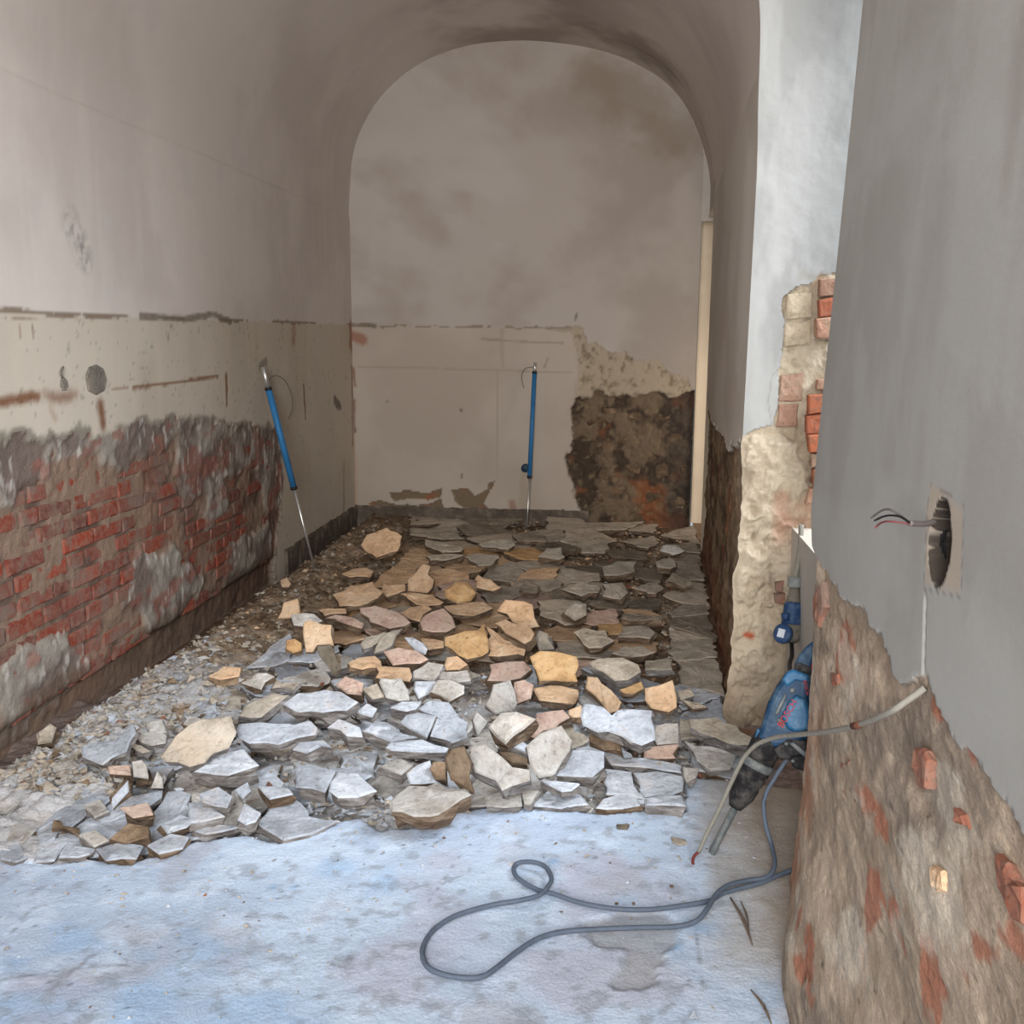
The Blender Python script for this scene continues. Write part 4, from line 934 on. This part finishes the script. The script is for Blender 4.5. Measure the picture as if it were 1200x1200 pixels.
for i, (lab, fam, z0, ti, ro, th, pts) in enumerate(H):
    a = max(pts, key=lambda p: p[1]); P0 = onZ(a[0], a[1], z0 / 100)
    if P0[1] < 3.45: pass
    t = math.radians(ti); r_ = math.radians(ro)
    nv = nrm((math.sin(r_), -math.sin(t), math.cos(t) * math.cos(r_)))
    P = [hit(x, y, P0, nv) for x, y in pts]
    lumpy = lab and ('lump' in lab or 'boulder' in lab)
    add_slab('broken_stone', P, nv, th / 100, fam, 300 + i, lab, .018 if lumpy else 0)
    hero_xy.append((np.mean(P, 0)[:2]))
NH = len(slabs)

# smaller slabs that fill the bed: cracked cells of a Voronoi pattern, each its own slab
def clip(poly, p, q):         # keep the side of the bisector nearer to p
    m = (p + q) / 2; d = q - p; out = []
    for i in range(len(poly)):
        a, b = poly[i], poly[(i + 1) % len(poly)]; sa, sb = np.dot(a - m, d), np.dot(b - m, d)
        if sa <= 0: out.append(a)
        if sa * sb < 0: out.append(a + (b - a) * sa / (sa - sb))
    return out
def left_lim(y): return np.interp(y, [3.0, 3.7, 4.3, 5.0, 6.0, 7.0, 8.4], [-1.75, -1.72, -1.70, -1.60, -1.42, -1.42, -1.70])
seeds = []
tries = 0
while len(seeds) < 205 and tries < 60000:
    tries += 1
    y = 3.0 + 5.35 * random.random() ** 1.15; x = random.uniform(-2.1, .60)
    if y < edgeY(x) + .06 or x < left_lim(y) or x > float(XR(y)) - .05: continue
    rad = .105 + .035 * (y - 3.2)
    if y < 4.6 and x < .2: rad *= .80
    if all((x - s[0]) ** 2 + (y - s[1]) ** 2 > rad ** 2 for s in seeds): seeds.append(np.array([x, y]))
tiles = []
joint = lambda y: np.interp(y, [3, 8.5], [.235, .33])      # straight joint parallel to the right wall
for k, s in enumerate(seeds):
    w = .42; poly = [s + np.array(d) for d in ((-w, -w), (w, -w), (w, w), (-w, w))]
    for j, q in enumerate(seeds):
        if j != k and np.hypot(*(q - s)) < 1.1: poly = clip(poly, s, q)
    xm = float(XR(s[1])) - .015
    if s[0] > joint(s[1]): poly = [np.array([max(p[0], joint(p[1]) + .006), p[1]]) for p in poly]
    else: poly = [np.array([min(p[0], joint(p[1]) - .004), p[1]]) for p in poly]
    poly = [np.array([min(p[0], xm), max(min(p[1], YB - .05), edgeY(p[0]) + .012)]) for p in poly]
    poly = [np.array([max(p[0], left_lim(p[1]) - .06), p[1]]) for p in poly]
    pp = []
    for p in poly:
        if not pp or np.hypot(*(p - pp[-1])) > .02: pp.append(p)
    if len(pp) < 3: continue
    c = np.mean(pp, 0); sh = .985 if s[0] > joint(s[1]) or s[1] > 5.6 else random.uniform(.86, .97)
    pp = [c + (p - c) * sh for p in pp]
    y, x = c[1], c[0]; u_ = random.random()
    if y < 4.55 + .25 * (x < -.6): fam = 'W' if u_ < .65 else ('L' if u_ < .9 else 'G')
    elif x > joint(y) - .05 or (y > 5.6 and x > -.35) : fam = 'G' if u_ < .8 else 'D'
    elif y > 7.2: fam = 'G' if u_ < .7 else 'D'
    else: fam = 'T' if u_ < .5 else ('P' if u_ < .68 else ('Y' if u_ < .8 else 'G'))  # tan mix also stands in for warm light on the middle rubble
    flat = x > joint(y) or (y > 5.5 and x > -.2)
    t = random.uniform(-.03, .04) if flat else random.uniform(-.05, .14); r_ = random.uniform(-.05, .05) if flat else random.uniform(-.12, .12)
    nv = nrm((math.sin(r_), -math.sin(t), 1)); z = random.uniform(-.012, .010) if flat else random.uniform(-.01, .022)
    P = [np.array([p[0], p[1], z - (nv[0] * (p[0] - c[0]) + nv[1] * (p[1] - c[1])) / nv[2]]) for p in pp]
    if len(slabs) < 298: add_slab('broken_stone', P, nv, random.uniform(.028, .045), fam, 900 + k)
bpy.context.view_layer.update()

# labels: relate each unnamed slab to the nearest named one
named = [s for s in slabs if s[2]]
short = {id(s): s[2] for s in named}
for s in named: tag(s[0], s[2], 'stone', 'broken floor slabs in the heap')
used = {}
def rel(d):
    a = math.degrees(math.atan2(d[1], d[0])) % 360
    for lim, w in ((22, 'right of'), (68, 'behind and right of'), (112, 'behind'), (158, 'behind and left of'), (202, 'left of'), (248, 'in front and left of'), (292, 'in front of'), (338, 'in front and right of'), (361, 'right of')):
        if a < lim: return w
def squeeze(t, n):
    w = t.replace(' slab', ' one', 0).split(); return ' '.join(w[:n])
def ref(t):
    for cut in (' resting', ' leaning', ' standing', ' lying', ' with', ' propped', ' tilted', ' piece at', ' right of', ' left of', ' wedged', ' sunk', ' in front', ' behind', ' beside', ' at the', ' under', ' on ', ' just', ' above', ' near', ', ', ' split', ' against', ' by ', ' outlined', ' lifted', ' below'):
        k = t.find(cut)
        if k > 8: t = t[:k]
    return t
refs = {}
for s in named: refs.setdefault(ref(s[2]), []).append(s)
GEN = set('a the large small big thick thin tall wide long rough smooth flat white whitish tan grey brown pale dark bluish pinkish slab block shard stone at on of up its one leaning standing lying'.split())
uniq = [(r, v[0]) for r, v in refs.items() if len(v) == 1 and len(set(r.split()) - GEN) >= 1 or r in ('small pale grey boulder',)]
left = []
for s in sorted([s for s in slabs if not s[2]], key=lambda s: -s[4]):
    o, c, _, fam, size = s; e = max(size, .01)
    shape = 'large' if e > .26 else ('medium' if e > .17 else 'small')
    done = False
    for r, v in sorted(uniq, key=lambda q: np.hypot(*(q[1][1] - c)[:2]))[:16]:
        d = (c - v[1])[:2]
        lab = f"{shape} {COLN[fam]} slab {rel(d)} the {r}"
        if lab not in used and len(lab.split()) <= 16: used[lab] = 1; done = True; break
    if not done: left.append((s, f"{shape} {COLN[fam]} slab fragment lying low among the rubble")); continue
    tag(o, lab, 'stone', 'broken floor slabs in the heap')
for s, lab in left:
    y = s[1][1]; zone = 'in the front of the heap' if y < 4.6 else ('in the middle of the heap' if y < 6 else 'toward the far wall')
    if s[1][0] > joint(y): zone = 'in the strip along the right wall ' + ('near the recess' if y < 5 else 'further back')
    lab = lab.replace('among the rubble', zone); tag(s[0], lab, 'stone', lab)

# =================================================================== GRAVEL (nobody could count it)
def chips(name, n, sampler, smin, smax, mats, seed, pal):
    r = np.random.default_rng(seed); vs = []; fs = []; mi = []
    base = np.array([(1, 0, 0), (-1, 0, 0), (0, 1, 0), (0, -1, 0), (0, 0, 1), (0, 0, -1)], float)
    F8 = [(0, 2, 4), (2, 1, 4), (1, 3, 4), (3, 0, 4), (2, 0, 5), (1, 2, 5), (3, 1, 5), (0, 3, 5)]
    for i in range(n):
        x, y, z = sampler(r); s = smin + (smax - smin) * r.random() ** 3
        v = base * np.array([1, .4 + .6 * r.random(), .2 + .4 * r.random()]) + r.normal(0, .22, (6, 3))
        a = r.uniform(0, 2 * PI); ca, sa = math.cos(a), math.sin(a); v = v @ np.array([[ca, sa, 0], [-sa, ca, 0], [0, 0, 1]])
        k = len(vs); vs.extend(v * s + np.array([x, y, z + s * .25])); fs.extend([(a_ + k, b_ + k, c_ + k) for a_, b_, c_ in F8]); mi.extend([pal(x, y, r)] * 8)
    return new_obj(name, mesh(name, vs, fs, mats, mi))
def zat(x, y):
    i = min(max(int((x - xf[0]) / .0105), 0), len(xf) - 1); j = min(np.searchsorted(yf, y), len(yf) - 1); return Zf[i, j]
GM = [ST['W'], ST['T'], ST['G'], ST['B'], ST['L'], BRICK3, ST['K']]
def pal(x, y, r):
    u = r.random()
    if x < -1.0 and y > 4.9: return 3 if u < .5 else (2 if u < .75 else (6 if u < .9 else 1))
    if x < -1.2: return 2 if u < .5 else (4 if u < .80 else (3 if u < .88 else (0 if u < .985 else 5)))
    if y < 4.5: return 0 if u < .34 else (4 if u < .68 else (2 if u < .90 else (3 if u < .985 else 5)))
    return 1 if u < .42 else (2 if u < .62 else (3 if u < .86 else (4 if u < .97 else 5)))
def s_bed(r):
    while True:
        y = 3.0 + 5.4 * r.random() ** 1.5; x = r.uniform(XL + .06, .6)
        if y > edgeY(x) + .02 and x < XR(y) - .07: return x, y, zat(x, y) + (r.random() ** 2 * .05 if x > left_lim(y) else 0)
def s_left(r):
    while True:
        y = 3.1 + 4.2 * r.random() ** 2.0; x = XL + .06 + abs(r.normal(0, .35))
        if x < left_lim(y) + .35 and y > edgeY(x) + .01: return x, y, zat(x, y)
def s_front(r):
    while True:
        x = r.uniform(XL, .45); y = edgeY(x) - abs(r.normal(0, .45)) + .05
        if y > 1.6: return x, y, zat(x, y)
def s_both(r): return s_bed(r) if r.random() < .72 else s_left(r)
tag(chips('rubble_gravel', 15000, s_both, .003, .026, GM, 11, pal), 'loose stone chips and grit between the broken slabs and along the left wall foot', 'gravel', kind='stuff')
tag(chips('floor_grit', 900, s_front, .0015, .009, GM, 13, pal), 'fine grit scattered over the white dusty floor', 'grit', kind='stuff')

# =================================================================== SMALL THINGS ON THE FLOOR
def chip_thing(name, pts, z, th, m, label, cat, tilt=0):
    nv = nrm((0, -math.sin(tilt), math.cos(tilt))); a = max(pts, key=lambda p: p[1]); P0 = onZ(a[0], a[1], z)
    P = [hit(x, y, P0, nv) for x, y in pts]; o = new_obj(name, slabmesh(name, P, nv, th, m, m, .0006, 3, .05)); return tag(o, label, cat)
chip_thing('stone_chip', [(806, 1194), (813, 1183), (819, 1194)], .012, .010, ST['W'], 'small white triangular chip alone on the floor at the bottom', 'stone', .6)
WOOD = plain('weathered_wood', c_(104, 90, 78), .8, 0, .3, 60)
for nm, A, B, r, lb in (('wood_splinter', (856, 1052), (882, 1108), .005, 'thin grey wood splinter lying on the floor right of the cable crossing'),
                   ('wood_splinter', (880, 1160), (904, 1200), .004, 'thin dark stick at the bottom beside the near wall foot'),
                   ('wood_splinter', (868, 1056), (878, 1096), .003, 'short wood splinter beside the longer grey one')):
    a = onZ(*A, .008); b = onZ(*B, .010); m = (a + b) / 2 + np.array([.006, 0, .003])
    tag(tube(nm, [a, m, b], [r * .4, r, r * .3], WOOD), lb, 'wood')
chip_thing('tape_scrap', [(786, 980), (804, 984), (806, 988), (796, 990), (788, 986)], .006, .004, ST['G'], 'small folded grey scrap on the white floor near the chisel', 'scrap')
chip_thing('stone_chip', [(722, 966), (738, 966), (736, 970), (724, 970)], .008, .008, ST['D'], 'small dark chip on the white floor below the slot', 'stone')

# =================================================================== RODS
BLUE = plain('blue_sleeve_plastic', c_(46, 108, 156), .5, 0, .12, 20)
STEEL = plain('bright_steel', (.62, .62, .60), .35, .8, .08, 30)
DARKP = plain('dark_plastic', c_(34, 34, 36), .5, 0, .2, 40)
WIREM = plain('thin_grey_wire', c_(96, 92, 86), .6, 0, .1, 40)
def rod(loc_pts, rr, label, wire, label_g):
    top, s0, s1, bot = [Vector(p) for p in loc_pts]
    e = empty('metal_rod'); e.location = bot
    def par(o): o.parent = e; o.matrix_parent_inverse = Matrix.Translation(-bot); return o
    d = (top - bot).normalized()
    par(tube('tip_tube', [s0, top], rr * .95, STEEL)); par(tube('sleeve', [s1, s0], rr * 1.25, BLUE)); par(tube('shaft', [bot, s1], [rr * .45, rr * .55], STEEL))
    par(tube('collar', [s0 - d * .012, s0 + d * .006], rr * 1.4, DARKP)); par(tube('collar', [s1 - d * .008, s1 + d * .012], rr * 1.4, DARKP))
    par(tube('wire', wire, .0022, WIREM)); tag(e, label, 'rod', label_g)
    return e
def along(A, B, ts): A = np.array(A); B = np.array(B); return [A + (B - A) * t for t in ts]
T = onX(308, 430, XL + .035); Bt = onZ(369, 668, .015)
from functools import partial
rod(along(T, Bt, (0, .10, .585, 1)), .0165, 'blue sleeved metal rod leaning beside the brick patch of the left wall', [onX(314, 447, XL + .05), onX(322, 440, XL + .04), onX(334, 446, XL + .03), onX(342, 465, XL + .025), onX(342, 480, XL + .02), onX(338, 491, XL + .02)], 'blue sleeved rods')
T = onY(627, 425, YB - .03); Bt = onY(617, 628, YB - .22)
rod(along(T, Bt, (0, .055, .66, 1)), .0145, 'blue sleeved metal rod standing upright against the far wall', [onY(625, 430, YB - .05), onY(615, 432, YB - .05), onY(611, 442, YB - .05), onY(614, 455, YB - .04)], 'blue sleeved rods')
sb = onY(616, 548, YB)
o = lathe('pipe_stub', sb - np.array([0, .05, 0]), sb, [(0, .030), (.004, .034), (.06, .034)], plain('dark_blue_plastic', c_(30, 52, 70), .5)); tag(o, 'short dark blue pipe stub in the far wall behind the upright rod', 'pipe')

# =================================================================== CABLES
CABLE = plain('grey_blue_cable_rubber', c_(88, 98, 112), .6, 0, .12, 50)
GREYC = plain('dusty_grey_cable', c_(136, 132, 122), .7, 0, .12, 50)
pts = [(960, 1012), (922, 1022), (890, 1035), (850, 1046), (830, 1056), (795, 1062), (760, 1066), (720, 1065), (680, 1058), (650, 1048), (628, 1042), (608, 1030), (602, 1020), (606, 1012), (622, 1010), (638, 1015), (646, 1028), (643, 1038),
       (632, 1049), (610, 1055), (580, 1060), (552, 1067), (528, 1076), (508, 1090), (497, 1106), (495, 1120), (502, 1134), (520, 1142), (545, 1146), (566, 1144), (582, 1134), (605, 1116), (630, 1100), (660, 1092), (700, 1089), (750, 1087), (790, 1086),
       (815, 1080), (828, 1066), (838, 1050), (852, 1038), (875, 1032), (898, 1028)]
P = []
for i, (x, y) in enumerate(pts):
    z = .010
    if 14 <= i <= 19: z = .022
    if 20 <= i <= 30: z = .012
    if i >= 37: z = .018 + (.012 if i in (38, 39, 40) else 0)
    P.append(onZ(x, y, z))
T0 = np.array([.31, 2.93, 0.0])     # plane of the hammer
HP = T0; HN = nrm((-.25, -1, .30))
def hp(x, y, off=0.0): return hit(x, y, HP + HN * off, HN)
P += [onZ(908, 1014, .03), onY(904, 990, 2.95), onY(897, 965, 2.98), onY(896, 935, 3.0), onY(910, 908, 3.02), onY(925, 886, 3.03)]
tag(tube('power_cable', P, .0068, CABLE, res=6), 'grey-blue power cable looped on the white floor and rising to the hammer', 'cable')
P = [hit(1084, 806, (.515, 0, 0), NN), hit(1062, 822, (.490, 0, 0), NN), hit(1040, 836, (.470, 0, 0), NN), hit(1000, 851, (.462, 0, 0), NN), hit(965, 858, (.455, 0, 0), NN), onY(935, 861, 2.45), onY(910, 864, 2.6), onY(888, 872, 2.7),
     onY(872, 888, 2.76), onY(858, 915, 2.80), onY(842, 950, 2.83), onY(828, 978, 2.85), onY(819, 998, 2.86)]
gc = tube('wall_cable', P, .0062, GREYC, res=6); tag(gc, 'grey cable hanging from the near right wall across the hammer', 'cable')
tube('cable_core', [P[-1], onY(813, 1004, 2.865), onY(812, 1012, 2.87), onY(815, 1020, 2.87)], .0045, plain('red_brown_wire', c_(110, 50, 44), .6), gc)
tube('tape_band', [hit(1008, 849, (.4615, 0, 0), NN), hit(1000, 851, (.4615, 0, 0), NN)], .0075, plain('brown_scuff', c_(96, 60, 44), .8), gc)
# cable and bare wires from the socket cavity
A = hit(1108, 608, (.555, 0, 0), NN)
P = [A, hit(1098, 611, (.525, 0, 0), NN), hit(1082, 614, (.49, 0, 0), NN), hit(1066, 613, (.46, 0, 0), NN)]
sc_ = tube('socket_cable', P, [.0045, .0048, .0052, .0056], plain('grey_sheath', c_(104, 96, 92), .6), None, 6)
tag(sc_, 'grey cable with three bare wires sticking out of the wall cavity', 'cable')
for cc, pts in ((c_(70, 66, 64), [(1066, 612), (1055, 604), (1042, 597), (1032, 599), (1021, 607)]), (c_(24, 24, 26), [(1066, 613), (1056, 606), (1046, 604), (1036, 605), (1025, 610)]), (c_(110, 60, 62), [(1066, 614), (1052, 612), (1040, 611), (1032, 613), (1026, 618)])):
    Q = [hit(x, y, (.46 - .018 * i, 0, 0), NN) for i, (x, y) in enumerate(pts)]; tube('wire', Q, .0018, plain('wire_colour', cc, .5), sc_, 5)
for k in range(5):
    Q = [hit(1100 + 2.2 * k, 614 + k * 2, (.535, 0, 0), NN), hit(1097 + 2.5 * k, 636, (.53, 0, 0), NN), hit(1096 + 3 * k, 664 - 2 * k, (.54, 0, 0), NN)]
    tube('wire', Q, .0016, DARKP, wall_near, 4)

# =================================================================== DEMOLITION HAMMER
DUST = c_(150, 150, 148)
HB = dusty('hammer_blue_shell', c_(16, 54, 84), c_(96, 118, 132), .34, .5, 18)
HBL = dusty('hammer_blue_light', c_(36, 90, 128), c_(120, 146, 164), .36, .45, 18)
HK = dusty('hammer_black_rubber', c_(28, 28, 30), c_(96, 92, 88), .45, .8, 26)
HG = dusty('hammer_grey_metal', c_(86, 92, 94), c_(140, 140, 134), .5, .5, 26)
HRED = plain('hammer_red', c_(168, 34, 34), .5)
ham = empty('demolition_hammer'); ham.location = tuple(T0)
def hpar(o, par=None):
    if par is None: o.parent = ham; o.matrix_parent_inverse = Matrix.Translation(-Vector(T0))
    else: o.parent = par; o.matrix_parent_inverse = Matrix.Identity(4)
    return o
def hplate(name, pts, d0, d1, m, bev=.008, par=None, ins=0):
    """outline on the hammer's plane, thickness from d0 (front, +HN) to d1"""
    P = [hp(x, y) for x, y in pts]; n = len(P); c = np.mean(P, 0)
    vs = []; 
    for off, s in ((d1, .80), (d1 + (d0 - d1) * .2, .97), (d1 + (d0 - d1) * .5, 1.0), (d0 - (d0 - d1) * .2, .97), (d0, .84 - ins)):
        vs += [c + (p - c) * s + HN * off for p in P]
    fs = [tuple(range(n)), tuple(range(5 * n - 1, 4 * n - 1, -1))]
    for k in range(4):
        for i in range(n): j = (i + 1) % n; fs.append((k * n + i, (k + 1) * n + i, (k + 1) * n + j, k * n + j))
    o = new_obj(name, mesh(name, vs, fs, [m]))
    b = o.modifiers.new('b', 'BEVEL'); b.width = bev; b.segments = 2; b.limit_method = 'ANGLE'; b.angle_limit = .3
    return hpar(o, par)
ax0 = hp(834, 1000); ax1 = hp(915, 840)          # tool axis
AL = np.linalg.norm(ax1 - ax0)
def axt(x, y):   # metres along the axis of a pixel
    p = hp(x, y); return float(np.dot(p - ax0, (ax1 - ax0) / AL))
b0 = axt(868, 945)
hpar(lathe('chisel', ax0, ax1, [(0, .003), (.001, .011), (.02, .0135), (.03, .011), (b0 + .03, .0115)], HG, nn=8))
nose = hpar(lathe('tool_holder', ax0, ax1, [(b0 - .012, .020), (b0 + .01, .030), (b0 + .03, .038), (b0 + .065, .042), (b0 + .068, .039), (b0 + .074, .039), (b0 + .078, .043), (b0 + .10, .046), (b0 + .103, .042), (b0 + .11, .042), (b0 + .113, .047), (b0 + .125, .047)], HK))
hpar(lathe('collar', ax0, ax1, [(b0 + .123, .046), (b0 + .128, .052), (b0 + .145, .053), (b0 + .150, .047)], HG))
hpar(lathe('neck', ax0, ax1, [(b0 + .148, .045), (b0 + .20, .048), (b0 + .23, .045)], HK))
hplate('gearbox_housing', [(886, 868), (893, 846), (900, 822), (910, 803), (921, 788), (930, 784), (950, 790), (951, 812), (950, 846), (948, 866), (930, 878), (905, 880)], .045, -.05, HB)
hplate('top_shell', [(916, 796), (922, 787), (930, 783), (951, 791), (950, 800), (934, 797), (922, 806)], .050, -.045, HBL, .005)
hplate('motor_cover', [(917, 838), (924, 822), (934, 812), (946, 818), (952, 836), (950, 854), (936, 858), (924, 854)], .066, 0, HBL, .006)
hplate('side_rib', [(909, 836), (921, 812), (924, 814), (913, 838)], .056, .03, HG, .002)
hplate('front_foot', [(884, 866), (888, 852), (896, 856), (898, 868), (890, 874)], .03, -.03, HBL, .004)
hplate('rear_handle', [(930, 780), (936, 768), (944, 758), (954, 750), (957, 756), (955, 772), (950, 786), (934, 786)], .026, -.026, HB, .006)
hplate('handle_grip', [(930, 786), (934, 774), (950, 780), (956, 788), (950, 794), (932, 791)], .034, -.034, HK, .006)
hplate('trigger_switch', [(950, 776), (956, 771), (960, 778), (957, 789), (950, 788)], .022, -.022, HRED, .003)
hplate('side_handle_bracket', [(905, 876), (925, 862), (948, 866), (950, 880), (930, 890), (912, 888)], .050, -.05, HK, .006)
hplate('side_handle', [(926, 884), (950, 880), (954, 896), (944, 902), (930, 898)], .060, .0, HK, .010)
hplate('handle_strap', [(926, 868), (932, 867), (948, 880), (946, 886)], .075, .055, HG, .002)
for x, y, r in ((929, 809, .0075), (914, 844, .0075), (922, 871, .006), (930, 891, .006)):
    a = hp(x, y, .040); hpar(lathe('screw', a, a + HN * .03, [(0, r), (.018, r), (.020, r * .6)], HG, nn=12))
txt = bpy.data.curves.new('lettering', 'FONT'); txt.body = 'BOSCH'; txt.size = .022; txt.extrude = .0006; txt.align_x = 'CENTER'; txt.materials.append(HRED)
_t = bpy.data.objects.new('t', txt); C.objects.link(_t); bpy.context.view_layer.update()
TM = bpy.data.meshes.new_from_object(_t.evaluated_get(bpy.context.evaluated_depsgraph_get())); bpy.data.objects.remove(_t)
def place_text(x, y, dx, dy, off, size):
    t = bpy.data.objects.new('lettering', TM); C.objects.link(t)
    c = hp(x, y, off); u = Vector(nrm(hp(x + dx, y + dy, off) - c)); n = Vector(HN); v = n.cross(u)
    Mt = Matrix((( u.x, v.x, n.x, c[0]), (u.y, v.y, n.y, c[1]), (u.z, v.z, n.z, c[2]), (0, 0, 0, 1)))
    t.parent = ham; t.matrix_parent_inverse = Matrix.Translation(-Vector(T0)); t.matrix_basis = Mt @ Matrix.Scale(size, 4); return t
place_text(926, 838, 8, -14, .068, 1.25); place_text(943, 806, 2, 10, .056, .6)
tag(ham, 'blue electric demolition hammer with dark nose leaning on its chisel in the recess', 'power tool')

# industrial plug and coupling hanging behind
pc0 = onX(933, 672, .655); pc1 = onX(926, 758, .60)
pc0 = onY(932, 676, 3.86); pc1 = onY(927, 758, 3.80)
plug = empty('plug_coupling'); plug.location = tuple(pc1)
def ppar(o): o.parent = plug; o.matrix_parent_inverse = Matrix.Translation(-Vector(pc1)); return o
PG = dusty('plug_grey', c_(122, 126, 126), c_(160, 160, 154), .4, .6, 30); PBR = dusty('plug_grey_brown', c_(104, 98, 88), c_(140, 134, 124), .4, .7, 30); PB_ = dusty('plug_blue', c_(34, 62, 100), c_(96, 112, 132), .35, .5, 30)
LL = np.linalg.norm(pc1 - pc0)
ppar(lathe('cable_gland', pc0, pc1, [(0, .020), (.004, .027), (.035, .028), (.042, .020)], PG))
ppar(lathe('neck', pc0, pc1, [(.040, .018), (.07, .022), (.10, .030)], PBR))
ppar(lathe('plug_body', pc0, pc1, [(.095, .030), (.11, .036), (.165, .038), (.17, .041), (.178, .041), (.18, .036)], PB_))
ppar(lathe('coupling_body', pc0, pc1, [(.178, .040), (.20, .040), (.235, .030), (.25, .014)], PBR))
a = onY(917, 741, 3.76); w = onY(928, 746, 3.80)
ppar(lathe('hinged_lid', a - np.array([.006, .012, 0]), w, [(0, .033), (.006, .038), (.022, .036), (.026, .03)], PB_))
q = a - np.array([.012, .022, 0]); dirp = nrm(w - (a - np.array([.006, .012, 0])))
ux = nrm(np.cross(dirp, (0, 0, 1))); uz = np.cross(ux, dirp)
cq = a - np.array([.006, .012, 0]) - dirp * .0025
vs = [cq + ux * sx_ * .014 + uz * sz_ * .016 + dirp * d_ for d_ in (0, .003) for sx_, sz_ in ((-1, -1), (1, -1), (1, 1), (-1, 1))]
ppar(new_obj('label_plate', mesh('label_plate', vs, [(0, 1, 2, 3), (7, 6, 5, 4), (0, 4, 5, 1), (1, 5, 6, 2), (2, 6, 7, 3), (3, 7, 4, 0)], [plain('white_label', c_(200, 206, 214), .5)])))
a = onY(920, 722, 3.80); ppar(lathe('latch', a - np.array([.008, .01, 0]), a + np.array([.03, .02, 0]), [(0, .014), (.004, .018), (.03, .018)], PB_, nn=4))
tag(plug, 'blue and grey industrial plug coupling hanging in the recess above the hammer', 'plug')
tag(tube('hanging_cable', [onY(939, 615, 3.95), onY(938, 640, 3.92), onY(935, 660, 3.88), pc0 + (pc1 - pc0) * .02], .0105, GREYC), 'short grey cable coming over the sill down into the plug', 'cable')
tag(tube('connecting_cable', [pc1 - (pc1 - pc0) * .08, onY(928, 768, 3.7), onY(925, 780, 3.55), onY(930, 800, 3.3), onY(940, 820, 3.25)], .008, DARKP), 'black cable running from the plug down behind the hammer', 'cable')
